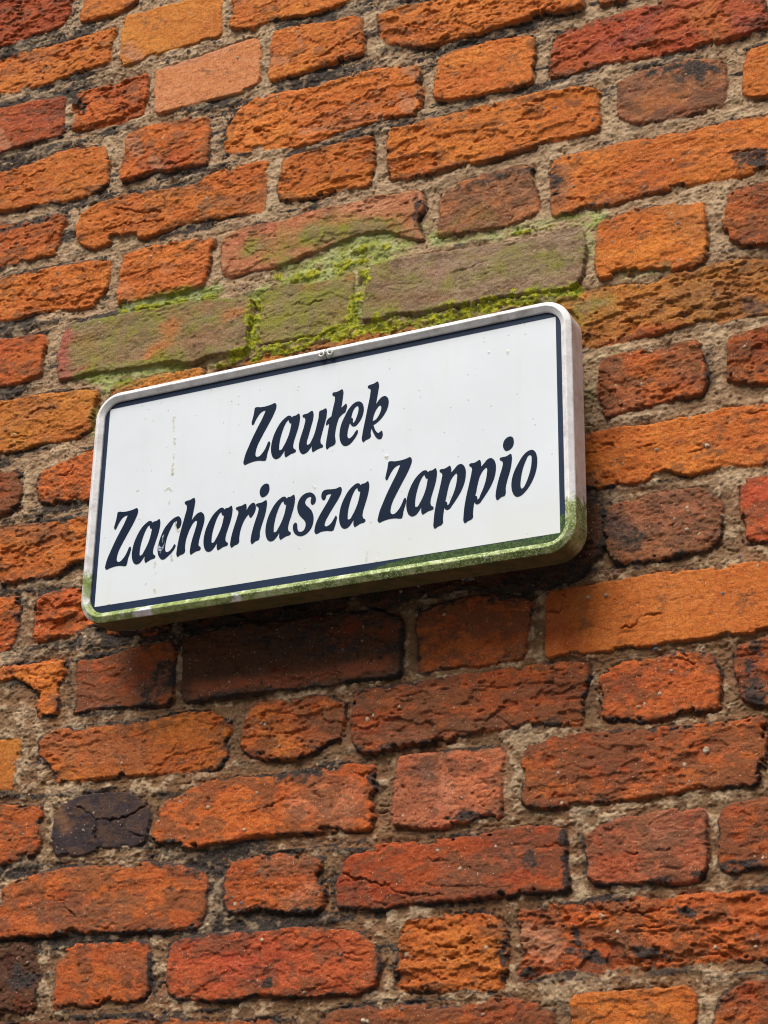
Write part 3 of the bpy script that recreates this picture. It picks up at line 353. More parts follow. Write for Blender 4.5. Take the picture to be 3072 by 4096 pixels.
LETTERS = [('Z',1,-0.1885,0.1091),('a',1,0.0000,0.0000),('u',1,0.0000,0.0000),('l',1,0.0000,0.0000),('e',1,0.0000,0.0000),('k',1,0.0000,0.0000),('Z',2,-0.3842,-0.0013),('a',2,-0.1953,-0.1100),('c',2,0.0000,0.0000),('h',2,0.0000,0.0000),('a',2,-0.0905,-0.1095),('r',2,0.0000,0.0000),('i',2,0.0000,0.0000),('dot',2,0.0000,0.0000),('a',2,-0.0028,-0.1096),('s',2,0.0000,0.0000),('z',2,0.0000,0.0000),('a',2,0.0981,-0.1094),('Z',2,0.0000,0.0000),('a',2,0.1871,-0.1082),('p',2,0.0000,0.0000),('p',2,0.0381,0.0007),('i',2,0.3243,0.0031),('dot',2,0.3243,0.0032),('o',2,0.0000,0.0000)]
STAINS = [([(-0.2141,0.1107),(-0.2123,0.0949)],0.0012,0.60),
 ([(-0.2103,0.0792),(-0.2094,0.0703)],0.0009,0.60),
 ([(-0.2097,0.0573),(-0.2099,0.0509)],0.0012,0.80),
 ([(-0.2102,0.0444),(-0.2102,0.0379),(-0.2100,0.0282)],0.0014,0.90),
 ([(-0.2196,0.0085),(-0.2140,0.0107),(-0.2102,0.0058)],0.0012,0.60),
 ([(-0.2116,-0.0068),(-0.2118,-0.0110)],0.0010,0.60),
 ([(-0.2023,-0.0335),(-0.2007,-0.0401),(-0.1975,-0.0469),(-0.1954,-0.0515)],0.0017,1.00),
 ([(-0.2184,-0.0550),(-0.2195,-0.0622),(-0.2214,-0.0765)],0.0012,1.00),
 ([(-0.2041,-0.0813),(-0.2026,-0.0898)],0.0014,0.90),
 ([(-0.2267,-0.0882),(-0.2279,-0.0963)],0.0009,0.50),
 ([(-0.2253,-0.1008),(-0.2254,-0.1049)],0.0007,0.40),
 ([(-0.2257,-0.1254),(-0.2249,-0.1296)],0.0009,0.60),
 ([(-0.2388,-0.1163),(-0.2387,-0.1173)],0.0009,0.40),
 ([(-0.2921,-0.1353),(-0.2936,-0.1392)],0.0010,1.00),
 ([(-0.2567,0.1167),(-0.2570,0.1146)],0.0007,0.40),
 ([(-0.2617,0.0151),(-0.2612,0.0150)],0.0009,0.70),
 ([(0.0919,-0.0021),(0.0930,-0.0039)],0.0014,0.90),
 ([(0.0870,0.0090),(0.0874,0.0069)],0.0010,0.30),
 ([(-0.0063,-0.0234),(-0.0037,-0.0260)],0.0007,0.70),
 ([(0.2265,0.1113),(0.2264,0.1103)],0.0007,0.80),
 ([(0.2507,0.1062),(0.2506,0.1021)],0.0007,0.70),
 ([(0.0811,-0.1338),(0.0815,-0.1348)],0.0012,0.70),
 ([(0.0691,-0.1211),(0.0684,-0.1357)],0.0007,0.40)]

# ------------------------------------------------------------------ scene, camera, light
scene = bpy.context.scene
cam_data = bpy.data.cameras.new('camera')
cam = bpy.data.objects.new('camera', cam_data)
scene.collection.objects.link(cam)
cam_data.sensor_fit = 'HORIZONTAL'
cam_data.sensor_width = 36.0
cam_data.lens = CAM_LENS
cam_data.clip_start = 0.05
cam_data.clip_end = 500.0
rt = Matrix(CAM_ROT).to_4x4()
cam.matrix_world = Matrix.Translation(CAM_LOC) @ rt
scene.camera = cam

SUN_EL, SUN_AZ = 56.0, -10.0          # elevation; degrees to the left of straight out of the wall
world = bpy.data.worlds.new('World')
scene.world = world
world.use_nodes = True
wn = world.node_tree
wn.nodes.clear()
sky = wn.nodes.new('ShaderNodeTexSky')
sky.sky_type = 'NISHITA'
sky.sun_disc = False
sky.sun_elevation = math.radians(SUN_EL)
sky.sun_rotation = math.radians(180.0 - SUN_AZ)
sky.dust_density = 4.0
sky.air_density = 1.0
hs = wn.nodes.new('ShaderNodeHueSaturation')
hs.inputs['Saturation'].default_value = 0.28
bg = wn.nodes.new('ShaderNodeBackground')
bg.inputs['Strength'].default_value = 0.045
wo = wn.nodes.new('ShaderNodeOutputWorld')
wn.links.new(sky.outputs[0], hs.inputs['Color'])
wn.links.new(hs.outputs[0], bg.inputs[0])
wn.links.new(bg.outputs[0], wo.inputs[0])

sun_data = bpy.data.lights.new('sun', 'SUN')
sun_data.energy = 3.3
sun_data.angle = math.radians(40.0)
sun_data.color = (1.0, 0.975, 0.94)
sun = bpy.data.objects.new('sun', sun_data)
scene.collection.objects.link(sun)
el, az = math.radians(SUN_EL), math.radians(SUN_AZ)
to_sun = Vector((math.sin(az) * math.cos(el), -math.cos(az) * math.cos(el), math.sin(el)))
sun.rotation_euler = to_sun.to_track_quat('Z', 'Y').to_euler()
sun.location = (0, -5, 6)

scene.view_settings.view_transform = 'Standard'
scene.view_settings.look = 'None'
scene.view_settings.exposure = 0.68
scene.cycles.pixel_filter_type = 'BLACKMAN_HARRIS'
scene.cycles.filter_width = 1.1
scene.view_settings.gamma = 1.0

# ------------------------------------------------------------------ helpers
def link(o, parent=None):
    scene.collection.objects.link(o)
    if parent is not None:
        o.parent = parent
    return o

def mesh_obj(name, verts, faces, mat, parent=None, smooth=False):
    me = bpy.data.meshes.new(name)
    me.from_pydata([tuple(v) for v in verts], [], [tuple(f) for f in faces])
    me.validate()
    if smooth:
        me.polygons.foreach_set('use_smooth', [True] * len(me.polygons))
    me.materials.append(mat)
    me.update()
    return link(bpy.data.objects.new(name, me), parent)

class NB:
    """small node builder"""
    def __init__(self, name):
        self.m = bpy.data.materials.new(name)
        self.m.use_nodes = True
        self.t = self.m.node_tree
        self.t.nodes.clear()
        self.out = self.n('ShaderNodeOutputMaterial')
        self.b = self.n('ShaderNodeBsdfPrincipled')
        self.t.links.new(self.b.outputs[0], self.out.inputs[0])
    def n(self, k, **kw):
        x = self.t.nodes.new(k)
        for a, v in kw.items():
            setattr(x, a, v)
        return x
    def set(self, sock, v):
        if hasattr(v, 'is_linked') or isinstance(v, bpy.types.NodeSocket):
            self.t.links.new(v, sock)
        else:
            sock.default_value = v if not (isinstance(v, tuple) and len(v) == 3 and sock.type == 'RGBA') else (*v, 1)
    def math(self, op, a, b=0.0, clamp=False):
        x = self.n('ShaderNodeMath', operation=op, use_clamp=clamp)
        self.set(x.inputs[0], a); self.set(x.inputs[1], b)
        return x.outputs[0]
    def mix(self, f, a, b, mode='MIX'):
        x = self.n('ShaderNodeMix', data_type='RGBA', blend_type=mode)
        self.set(x.inputs[0], f); self.set(x.inputs[6], a); self.set(x.inputs[7], b)
        return x.outputs[2]
    def noise(self, vec, scale, detail=4.0, rough=0.6, dist=0.0):
        x = self.n('ShaderNodeTexNoise')
        self.set(x.inputs['Vector'], vec)
        x.inputs['Scale'].default_value = scale
        x.inputs['Detail'].default_value = detail
        x.inputs['Roughness'].default_value = rough
        x.inputs['Distortion'].default_value = dist
        return x.outputs[0]
    def ramp(self, v, lo, hi, a=0.0, b=1.0):
        x = self.n('ShaderNodeMapRange')
        x.interpolation_type = 'SMOOTHSTEP'
        self.set(x.inputs[0], v)
        for i, k in enumerate((lo, hi, a, b)):
            x.inputs[i + 1].default_value = k
        return x.outputs[0]
    def voro(self, vec, scale):
        x = self.n('ShaderNodeTexVoronoi')
        self.set(x.inputs['Vector'], vec)
        x.inputs['Scale'].default_value = scale
        return x
    def attr(self, name):
        return self.n('ShaderNodeAttribute', attribute_name=name)
    def sep(self, c):
        x = self.n('ShaderNodeSeparateColor')
        self.set(x.inputs[0], c)
        return x.outputs
    def bump(self, h, strength, dist, normal=None):
        x = self.n('ShaderNodeBump')
        x.inputs['Strength'].default_value = strength
        x.inputs['Distance'].default_value = dist
        self.set(x.inputs['Height'], h)
        if normal is not None:
            self.set(x.inputs['Normal'], normal)
        return x.outputs[0]

# numpy value noise ---------------------------------------------------------------
_rng = np.random.default_rng(11)
_T = _rng.random((512, 512)).astype(np.float32)
def vnoise(x, y, seed=0):
    x = x + seed * 37.17; y = y + seed * 91.73
    xi = np.floor(x); yi = np.floor(y)
    u = (x - xi).astype(np.float32); v = (y - yi).astype(np.float32)
    u = u * u * u * (u * (u * 6 - 15) + 10); v = v * v * v * (v * (v * 6 - 15) + 10)
    xi = xi.astype(np.int32); yi = yi.astype(np.int32)
    x0 = xi & 511; x1 = (xi + 1) & 511; y0 = yi & 511; y1 = (yi + 1) & 511
    return (_T[y0, x0] * (1 - u) + _T[y0, x1] * u) * (1 - v) + (_T[y1, x0] * (1 - u) + _T[y1, x1] * u) * v
def fbm(x, y, oct=4, seed=0, gain=0.5):
    s = 0.0; a = 1.0; t = 0.0
    c, sn = 0.8, 0.6
    for i in range(oct):
        s = s + a * (vnoise(x, y, seed + i * 3 + 1) - 0.5); t += a
        x, y = (c * x - sn * y) * 2.03, (sn * x + c * y) * 2.03
        a *= gain
    return s / t * 2
def ridged(x, y, oct=3, seed=0):
    s = 0.0; a = 1.0; t = 0.0
    for i in range(oct):
        s = s + a * (1 - np.abs(vnoise(x, y, seed + i * 5 + 2) * 2 - 1)) ** 2; t += a
        x = x * 2.07 + 3.1; y = y * 2.07 + 1.7; a *= 0.5
    return s / t
def sstep(v, a, b):
    t = np.clip((v - a) / (b - a), 0, 1)
    return t * t * (3 - 2 * t)

# ------------------------------------------------------------------ the brick wall
def axis(lo, hi, a, b, h):
    core = np.arange(a, b, h)
    def grow(start, end, sg):
        out = []; x = start; s = h
        while (end - x) * sg > 0:
            s = min(s * 1.07, 0.009); x += s * sg; out.append(x)
        return out
    return np.array(grow(a, lo, -1)[::-1] + list(core) + grow(core[-1], hi, 1))
STEP = 0.00108
tx = [p[0] for p in TRACED]; tz = [p[1] for p in TRACED]
XS = axis(-2.5, 0.4, min(tx) + 0.02, max(tx) - 0.0, STEP)
ZS = axis(0.9, 4.2, min(tz) + 0.01, max(tz) - 0.0, STEP)
NX, NZ = len(XS), len(ZS)
X, Z = np.meshgrid(XS.astype(np.float64), ZS.astype(np.float64))      # rows = z

# warped coordinates give every outline its chipped edge
wx = X + 0.0024 * fbm(X * 45, Z * 45, 3, 1) + 0.0013 * fbm(X * 260, Z * 260, 2, 5)
wz = Z + 0.0022 * fbm(X * 40, Z * 60, 3, 9) + 0.0013 * fbm(X * 240, Z * 300, 2, 13)

PAL = {  # surface colours, linear
 'deep': ((0.54, 0.115, 0.022), (0.42, 0.078, 0.020)),
 'red': ((0.62, 0.165, 0.026), (0.50, 0.110, 0.022)),
 'crimson': ((0.52, 0.096, 0.032), (0.54, 0.130, 0.028)),
 'bright': ((0.70, 0.265, 0.036), (0.60, 0.190, 0.030)),
 'newor': ((0.64, 0.200, 0.030), (0.60, 0.170, 0.026)),
 'orange': ((0.68, 0.215, 0.030), (0.58, 0.155, 0.025)),
 'redor': ((0.64, 0.175, 0.028), (0.52, 0.118, 0.024)),
 'pale': ((0.72, 0.290, 0.120), (0.68, 0.240, 0.070)),
 'pink': ((0.58, 0.195, 0.075), (0.44, 0.125, 0.048)),
 'brown': ((0.50, 0.190, 0.062), (0.34, 0.130, 0.062)),
 'redbrown': ((0.55, 0.150, 0.026), (0.38, 0.090, 0.022)),
 'dark': ((0.17, 0.040, 0.006), (0.065, 0.015, 0.005)),  # darkened further to paint the sign's shade on the bricks beneath it
 'purple': ((0.036, 0.029, 0.032), (0.065, 0.044, 0.042)),
 'greygreen': ((0.33, 0.250, 0.140), (0.40, 0.200, 0.090)),
 'olive': ((0.36, 0.27, 0.095), (0.30, 0.21, 0.090)),
 'greybrown': ((0.34, 0.240, 0.150), (0.30, 0.19, 0.110)),
 'pinkmoss': ((0.64, 0.215, 0.095), (0.50, 0.260, 0.100)),
 'orangegreen': ((0.58, 0.215, 0.034), (0.44, 0.190, 0.040)),
}
PATCHC = {'pinkred': (0.48, 0.13, 0.08), 'ochre': (0.36, 0.24, 0.05), 'orangep': (0.60, 0.20, 0.035), 'pinkish': (0.46, 0.24, 0.17), 'brownp': (0.26, 0.125, 0.060),
          'redp': (0.46, 0.090, 0.024), 'greyp': (0.14, 0.095, 0.075), 'maroon': (0.33, 0.070, 0.040), 'palep': (0.72, 0.33, 0.18)}
GRIME = {'deep': .30, 'red': .28, 'crimson': .22, 'bright': .05, 'newor': .0, 'orange': .20, 'redor': .34, 'pale': .0, 'pink': .34, 'brown': .50,
         'redbrown': .52, 'dark': .75, 'purple': .3, 'greygreen': .25, 'olive': .25, 'greybrown': .3, 'pinkmoss': .22, 'orangegreen': .25}

def round_poly(P, cut=0.004):
    out = []
    n = len(P)
    for i in range(n):
        a, b, c = P[i - 1], P[i], P[(i + 1) % n]
        for q in (a, c):
            d = q - b; L = math.hypot(*d) + 1e-9
            out.append(b + d / L * min(cut, L * 0.3))
    return np.array(out)

def sdf(P, x, z):
    """positive inside"""
    d2 = np.full(x.shape, 1e9); inside = np.zeros(x.shape, bool)
    n = len(P)
    for i in range(n):
        ax, az_ = P[i]; bx, bz = P[(i + 1) % n]
        ex, ez = bx - ax, bz - az_
        L = ex * ex + ez * ez
        if L < 1e-12:
            continue
        t = np.clip(((x - ax) * ex + (z - az_) * ez) / L, 0, 1)
        q = (x - ax - t * ex) ** 2 + (z - az_ - t * ez) ** 2
        d2 = np.minimum(d2, q)
        c = (az_ > z) != (bz > z)
        if abs(ez) > 1e-12:
            xi = ax + (z - az_) / ez * ex
            inside ^= c & (x < xi)
    d = np.sqrt(d2)
    return np.where(inside, d, -d)

bricks = []
for col, st, pts in BRICKS:
    P = np.array([[float(v) * 1e-4 for v in p.split(',')] for p in pts.split()])
    bricks.append((col, st, round_poly(P), True))

# the same bond carries on past the traced part
rnd = random.Random(5)
Q = np.array(TRACED)
courses = [1.5 + 0.75 * v for v in (0.05, 0.175, 0.30, 0.43, 0.555, 0.68, 0.803, 0.925, 1.05, 1.18, 1.305, 1.43, 1.565, 1.705, 1.84, 1.98, 2.13, 2.275, 2.412, 2.55, 2.69, 2.83, 2.97, 3.11, 3.25, 3.39, 3.53, 3.67)]
courses = [courses[0] - 0.094 * k for k in range(8, 0, -1)] + courses
for i in range(len(courses) - 1):
    z0_, z1_ = courses[i] + 0.009, courses[i + 1] - 0.009
    x = -2.7 + rnd.random() * 0.3; long_ = rnd.random() < 0.5
    while x < 0.5:
        w_ = (0.29 if long_ else 0.138) + rnd.uniform(-0.006, 0.006)
        if x + w_ > XS[0] and x < XS[-1] and z1_ > ZS[0] and z0_ < ZS[-1]:
            P = np.array([[x + rnd.uniform(-.002, .002), z1_ + rnd.uniform(-.003, .003)], [x + w_ * .5, z1_ + rnd.uniform(-.003, .003)], [x + w_, z1_ + rnd.uniform(-.003, .003)],
                          [x + w_, z0_ + rnd.uniform(-.003, .003)], [x + w_ * .5, z0_ + rnd.uniform(-.003, .003)], [x, z0_ + rnd.uniform(-.003, .003)]])
            bricks.append((rnd.choice(['orange', 'red', 'redbrown', 'orange', 'deep', 'redor']), rnd.choice('rrse'), round_poly(P), False))
        x += w_ + rnd.uniform(0.016, 0.024); long_ = not long_

cen_z = lambda P_: float(np.mean(np.asarray(P_)[:, 1]))
framed = sdf(Q, X, Z)                      # > 0 inside the traced part
D = np.full(X.shape, -0.03); ID = np.full(X.shape, -1, np.int32)
for k, (col, st, P, traced) in enumerate(bricks):
    a = P.min(0) - 0.03; b = P.max(0) + 0.03
    i0, i1 = np.searchsorted(XS, [a[0], b[0]]); j0, j1 = np.searchsorted(ZS, [a[1], b[1]])
    if i1 <= i0 or j1 <= j0:
        continue
    s_ = (slice(j0, j1), slice(i0, i1))
    f_ = 0.75 if st == 'n' else (1.5 if st == 'e' else 1.0)
    d = sdf(P, X[s_] + (wx[s_] - X[s_]) * f_, Z[s_] + (wz[s_] - Z[s_]) * f_)
    d = d + (0.0014 if cen_z(P) > 2.45 else 0.0026)
    if st == 'n':
        d = d - 0.0045 * sstep(fbm(X[s_] * 40 + k, Z[s_] * 46, 4, 29, 0.6), 0.24, 0.40) * sstep(-d, -0.009, -0.001)
    if st in 're':
        d = d - 0.0065 * sstep(fbm(X[s_] * 34 + k * 3.3, Z[s_] * 40, 4, 19, 0.6), 0.22, 0.42) * sstep(-d, -0.014, -0.002)
    if not traced:
        d = np.minimum(d, -framed[s_] - 0.004)
    m = d > D[s_]
    D[s_][m] = d[m]; ID[s_][m] = k

IDc = np.clip(ID, 0, None)
nb = len(bricks)
br = np.random.default_rng(3)
face = br.uniform(-0.0022, 0.0022, nb); tiltx = br.uniform(-0.02, 0.02, nb); tiltz = br.uniform(-0.03, 0.03, nb)
rough = np.array([{'n': 0.42, 's': 0.80, 'r': 1.15, 'e': 1.5}[b[1]] for b in bricks])
rough = np.where(rough > 0.5, np.maximum(rough * br.uniform(0.70, 1.30, nb), 0.61), rough)
cen = np.array([b[2].mean(0) for b in bricks])
tone_j = br.uniform(0.88, 1.10, nb)
colA = np.array([PAL[b[0]][0] for b in bricks]); colB = np.array([PAL[b[0]][1] for b in bricks])
grime = np.array([GRIME[b[0]] for b in bricks])
soft = np.array([{'n': 0.0007, 's': 0.0009, 'r': 0.0012, 'e': 0.0019}[b[1]] for b in bricks])

# relief --------------------------------------------------------------------------
R_ = rough[IDc]
off = IDc * 7.31
sx = X + Z * 0.10
grain = fbm(X * 330, Z * 330, 2, 21)
crk = ridged((sx + 0.02 * fbm(X * 20, Z * 20, 3, 33)) * 13 + off, (Z + 0.006 * fbm(X * 60, Z * 60, 3, 35)) * 62 + off, 4, 31)                    # lens-like flakes along the bed
chips = fbm(X * 48 + off, Z * 75, 4, 41)
pits = sstep(vnoise(X * 150, Z * 190, 51), 0.80, 0.95) * sstep(vnoise(X * 30, Z * 30, 53), 0.35, 0.7)
spall = sstep(fbm(sx * 17 + off, Z * 34 + off, 4, 61, 0.6), 0.14, 0.20)
wave = fbm(sx * 30 + off, Z * 105 + off, 4, 45, 0.62)
step_ = sstep(fbm(sx * 21 + off, Z * 58 + off, 4, 65, 0.6), 0.02, 0.10)      # broken bedding steps with a crisp lip

wP = br.uniform(0.1, 1.0, nb)[IDc]; wC = br.uniform(0.3, 1.5, nb)[IDc]; wF = br.uniform(0.2, 1.6, nb)[IDc]
body = (-0.0027 * wC * sstep(crk, 0.74, 0.95) + 0.0012 * chips + 0.0008 * wave - 0.0022 * wP * pits - 0.0016 * wF * spall * (R_ > 0.6) - 0.0013 * wF * step_ * (R_ > 0.6)) * R_ + (0.0007 * grain + 0.0006 * (0.4 + wP) * fbm(X * 150, Z * 230, 3, 25)) * (0.35 + 0.65 * R_)
bowl = face[IDc] + (X - cen[IDc, 0]) * tiltx[IDc] + (Z - cen[IDc, 1]) * tiltz[IDc]
edge = 1 - np.exp(-np.clip(D, 0, None) / soft[IDc])
H_brick = bowl + body + np.where(rough[IDc] < 0.5, 0.0034, 0.0056) * edge

def inv_dist(pts, x, z, p=3.0):
    # evaluated on a coarse lattice, then spread bilinearly
    gx = np.linspace(XS[0], XS[-1], 160); gz = np.linspace(ZS[0], ZS[-1], 200)
    GX, GZ = np.meshgrid(gx, gz)
    num = np.zeros(GX.shape); den = np.zeros(GX.shape)
    for (a, b, v) in pts:
        w = 1.0 / ((GX - a) ** 2 + (GZ - b) ** 2 + 0.0004) ** (p / 2)
        num += w * v; den += w
    g = num / den
    u = (x - gx[0]) / (gx[1] - gx[0]); v = (z - gz[0]) / (gz[1] - gz[0])
    i = np.clip(u.astype(int), 0, 158); j = np.clip(v.astype(int), 0, 198)
    fu = np.clip(u - i, 0, 1); fv = np.clip(v - j, 0, 1)
    return (g[j, i] * (1 - fu) + g[j, i + 1] * fu) * (1 - fv) + (g[j + 1, i] * (1 - fu) + g[j + 1, i + 1] * fu) * fv

tone = inv_dist(TONE, X, Z)
gz_, gx_ = np.gradient(D, ZS, XS)
upright = sstep(np.abs(gx_) - np.abs(gz_), -0.2, 0.4)               # joints between brick ends
lump = fbm(X * 70, Z * 90, 4, 71, 0.6)
strand = fbm(sx * 14, Z * 150, 3, 81)
dep = -D                                                             # distance from the nearest brick
crumb = ridged(X * 60, Z * 80, 3, 91)
level = fbm(X * 16, Z * 16, 3, 77)
H_mort = -0.0004 + 0.0034 * level + 0.0032 * lump + 0.0016 * strand * (1 - upright) - 0.0036 * np.exp(-dep / 0.0013) * sstep(level, 0.35, -0.25) + 0.0011 * grain - 0.0026 * sstep(crumb, 0.66, 0.92)
groove = sstep(fbm(sx * 7, Z * 9, 2, 95), -0.3, 0.2) * (1 - upright) * sstep(dep, 0.0, 0.004) * sstep(-dep, -0.012, -0.004)
H_mort = H_mort - 0.0014 * groove * (1 - tone) + 0.0016 * (rough[IDc] < 0.5)
isb = sstep(D, -0.0005, 0.0005)
H = H_mort * (1 - isb) + np.maximum(H_brick, H_mort * 0.5 + 0.0004) * isb

def strokes(table, wob=0.35, wobs=60, seed=0, soft_=1.0):
    """0..1 field made of wobbly strokes: how far each mark reaches over the wall"""
    out = np.zeros(X.shape, np.float32)
    for n_, (pts, rad, amt) in enumerate(table):
        a = np.min(pts, 0) - rad * 2.2; b = np.max(pts, 0) + rad * 2.2
        i0, i1 = np.searchsorted(XS, [a[0], b[0]]); j0, j1 = np.searchsorted(ZS, [a[1], b[1]])
        if i1 <= i0 or j1 <= j0:
            continue
        s_ = (slice(j0, j1), slice(i0, i1)); x = X[s_]; z = Z[s_]
        d2 = np.full(x.shape, 1e9)
        pp = pts if len(pts) > 1 else pts * 2
        for (ax, az_), (bx, bz) in zip(pp[:-1], pp[1:]):
            ex, ez = bx - ax, bz - az_; L = ex * ex + ez * ez + 1e-12
            t = np.clip(((x - ax) * ex + (z - az_) * ez) / L, 0, 1)
            d2 = np.minimum(d2, (x - ax - t * ex) ** 2 + (z - az_ - t * ez) ** 2)
        d = np.sqrt(d2) / rad + wob * 2 * fbm(x * wobs, z * wobs * 1.3, 4, seed + n_, 0.6)
        v = (1 - sstep(d, 1 - 0.55 * soft_, 1 + 0.55 * soft_)) * amt
        out[s_] = np.where(amt >= 0, np.maximum(out[s_], v), out[s_] + v)
    return out

for pts, rad, amt in CRACK:
    a = np.min(pts, 0) - 0.02; b = np.max(pts, 0) + 0.02
    i0, i1 = np.searchsorted(XS, [a[0], b[0]]); j0, j1 = np.searchsorted(ZS, [a[1], b[1]])
    s_ = (slice(j0, j1), slice(i0, i1)); x = X[s_] + 0.0060 * fbm(X[s_] * 90, Z[s_] * 90, 4, 7, 0.65); z = Z[s_] + 0.0060 * fbm(X[s_] * 90, Z[s_] * 90, 4, 17, 0.65)
    d2 = np.full(x.shape, 1e9)
    for (ax, az_), (bx, bz) in zip(pts[:-1], pts[1:]):
        ex, ez = bx - ax, bz - az_; L = ex * ex + ez * ez + 1e-12
        t = np.clip(((x - ax) * ex + (z - az_) * ez) / L, 0, 1)
        d2 = np.minimum(d2, (x - ax - t * ex) ** 2 + (z - az_ - t * ez) ** 2)
    H[s_] -= 0.0042 * (0.35 + 0.9 * sstep(fbm(X[s_] * 40, Z[s_] * 40, 2, 23), -0.3, 0.3)) * np.exp(-(d2 / (max(rad * 0.55, 0.0011)) ** 2)) * isb[s_]
    H[s_] += 0.0010 * np.exp(-(d2 / 0.006 ** 2)) * isb[s_]

# stains and painted shade --------------------------------------------------------------------------
bn = fbm(sx * 26, Z * 60, 5, 101, 0.62)
dirty = 0.5 + 0.5 * fbm(X * 4, Z * 5, 3, 111)
rim_b = np.exp(-np.clip(D, 0, None) / 0.006)
soot_shade = strokes(SOOT_SHADE, 0.45, 70, 200)  # sooty marks plus the shade painted below the sign
low_ = sstep(Z, 2.75, 2.15)                                            # the lower courses are grimier
en = fbm(X * 75, Z * 100, 5, 105, 0.68)
patchy = sstep(fbm(X * 9, Z * 11, 3, 107), -0.25, 0.30)
rim_n = np.exp(-np.clip(D, 0, None) / 0.0042) * (R_ > 0.5) * (0.40 + 0.60 * patchy) * (0.75 + 0.50 * low_)
soot_shade_b = np.clip(soot_shade * 1.15 * (0.85 + 1.1 * en) + sstep(rim_n * 1.05 + en * 1.0 + 0.30 * grime[IDc], 0.48, 1.25), 0, 1)
soot_shade_b = np.clip(soot_shade_b + (0.75 * wC * sstep(crk, 0.80, 0.95) + 0.7 * pits * wP + 0.55 * np.clip(wF, 0, 1) * step_ * (1 - step_) * 4) * (R_ > 0.6) * (0.7 + 0.5 * en), 0, 1)
dirt = sstep(bn * 0.9 + en * 0.9 + grime[IDc] * 1.15 + 0.14 * low_ + 0.55 * np.exp(-np.clip(D, 0, None) / 0.011) * (R_ > 0.5) * patchy, 0.15, 1.0)
lowblk = 0.10 * low_
bedblk = sstep(lowblk + strand * 0.9 + 0.7 * fbm(sx * 9, Z * 60, 3, 121) + (0.66 - tone) * 1.55 - 0.38 * upright + 0.50 * np.exp(-dep / 0.0035) * patchy + 0.55 * en, 0.16, 0.62)
soot_shade_m = np.clip(bedblk * (1.12 - 0.30 * tone) + 0.8 * soot_shade, 0, 1)
SOOT_SHADE_F = soot_shade_b * isb + soot_shade_m * (1 - isb)
ALG = strokes(ALGAE, 0.40, 26, 300, 1.5)
ALG = np.clip(ALG * (0.85 + 1.3 * fbm(X * 20, Z * 40, 5, 131, 0.6)), 0, 1)
MOS = strokes([(p_, r_ * 1.3, a_) for p_, r_, a_ in MOSS], 0.6, 55, 400, 1.6)
MOS = MOS * (0.45 + 0.75 * sstep(fbm(X * 80, Z * 80, 4, 141), -0.35, 0.25))
PAL_F = np.clip(strokes(PALE, 0.3, 60, 500, 0.5), 0, 1)
mossy = sstep(MOS, 0.2, 0.6)
H = H + mossy * (0.0016 + 0.0022 * fbm(X * 110, Z * 110, 3, 151)) * (0.4 + 0.6 * (1 - isb)) + (1 - isb) * mossy * 0.001
H = H - 0.0012 * PAL_F * isb
hue = 0.5 + 0.9 * fbm(sx * 11 + off, Z * 22 + off, 4, 161)
hue = np.clip(hue, 0, 1)[..., None]
TINT = (colA[IDc] * (1 - hue) + colB[IDc] * hue) * tone_j[IDc][..., None] * np.array([1.04, 1.04, 1.0])
TINT = TINT * (1 - low_[..., None] * np.array([0.05, 0.11, 0.04]))
for nm_, pts, rad, amt in PATCH:
    m_ = strokes([(pts, rad, amt)], 0.55, 45, 700 + int(rad * 9e4), 1.2)[..., None] * isb[..., None]
    TINT = TINT * (1 - m_) + np.array(PATCHC[nm_]) * m_
bloom = (0.13 * sstep(fbm(sx * 15 + off, Z * 34 + off, 4, 171, 0.6), 0.10, 0.55) * (1 - 0.5 * low_))[..., None]
TINT = TINT * (1 - bloom) + (TINT * 0.6 + np.array([0.26, 0.14, 0.085])) * bloom
# flaked patches show the fresher, redder inside of the brick
fl = (spall * (R_ > 0.6))[..., None] * 0.35
TINT = TINT * (1 - fl) + TINT * np.array([0.86, 0.70, 0.75]) * fl
PCOL = {'b': (0.13, 0.14, 0.17), 'w': (0.62, 0.50, 0.34), 'r': (0.30, 0.14, 0.09), 'p': (0.45, 0.30, 0.20), 'y': (0.42, 0.42, 0.10), 'm': (0.36, 0.28, 0.18)}
PEB = np.zeros(X.shape)
peb_list = list(PEBBLES)
pr = random.Random(8)
for _ in range(420):                                                  # coarse grains in brick and mortar
    peb_list.append((pr.uniform(min(tx), max(tx)), pr.uniform(min(tz), max(tz)), pr.uniform(0.0012, 0.0024), pr.choice('wwpmmb')))
for (px, pz, rad, c_) in peb_list:
    e = rad * 1.6
    i0, i1 = np.searchsorted(XS, [px - e, px + e]); j0, j1 = np.searchsorted(ZS, [pz - e, pz + e])
    s_ = (slice(j0, j1), slice(i0, i1))
    if i1 <= i0 or j1 <= j0:
        continue
    th = pr.uniform(0, 3.14); q = pr.uniform(0.75, 1.0)
    dx, dz = X[s_] - px, Z[s_] - pz
    u = dx * math.cos(th) + dz * math.sin(th); v = (-dx * math.sin(th) + dz * math.cos(th)) / q
    rr = np.sqrt(u * u + v * v) / rad
    H[s_] += np.sqrt(np.clip(1 - rr * rr, 0, 1)) * rad * 0.75 - 0.0006 * np.exp(-((rr - 1.15) / 0.2) ** 2)
    a = 1 - sstep(rr, 0.85, 1.05)
    if c_ == 'y':
        a = a * 0.6
    if c_ == 'm':
        a = a * 0.4
    TINT[s_] = TINT[s_] * (1 - a[..., None]) + np.array(PCOL[c_]) * a[..., None]
    PEB[s_] = np.maximum(PEB[s_], a)

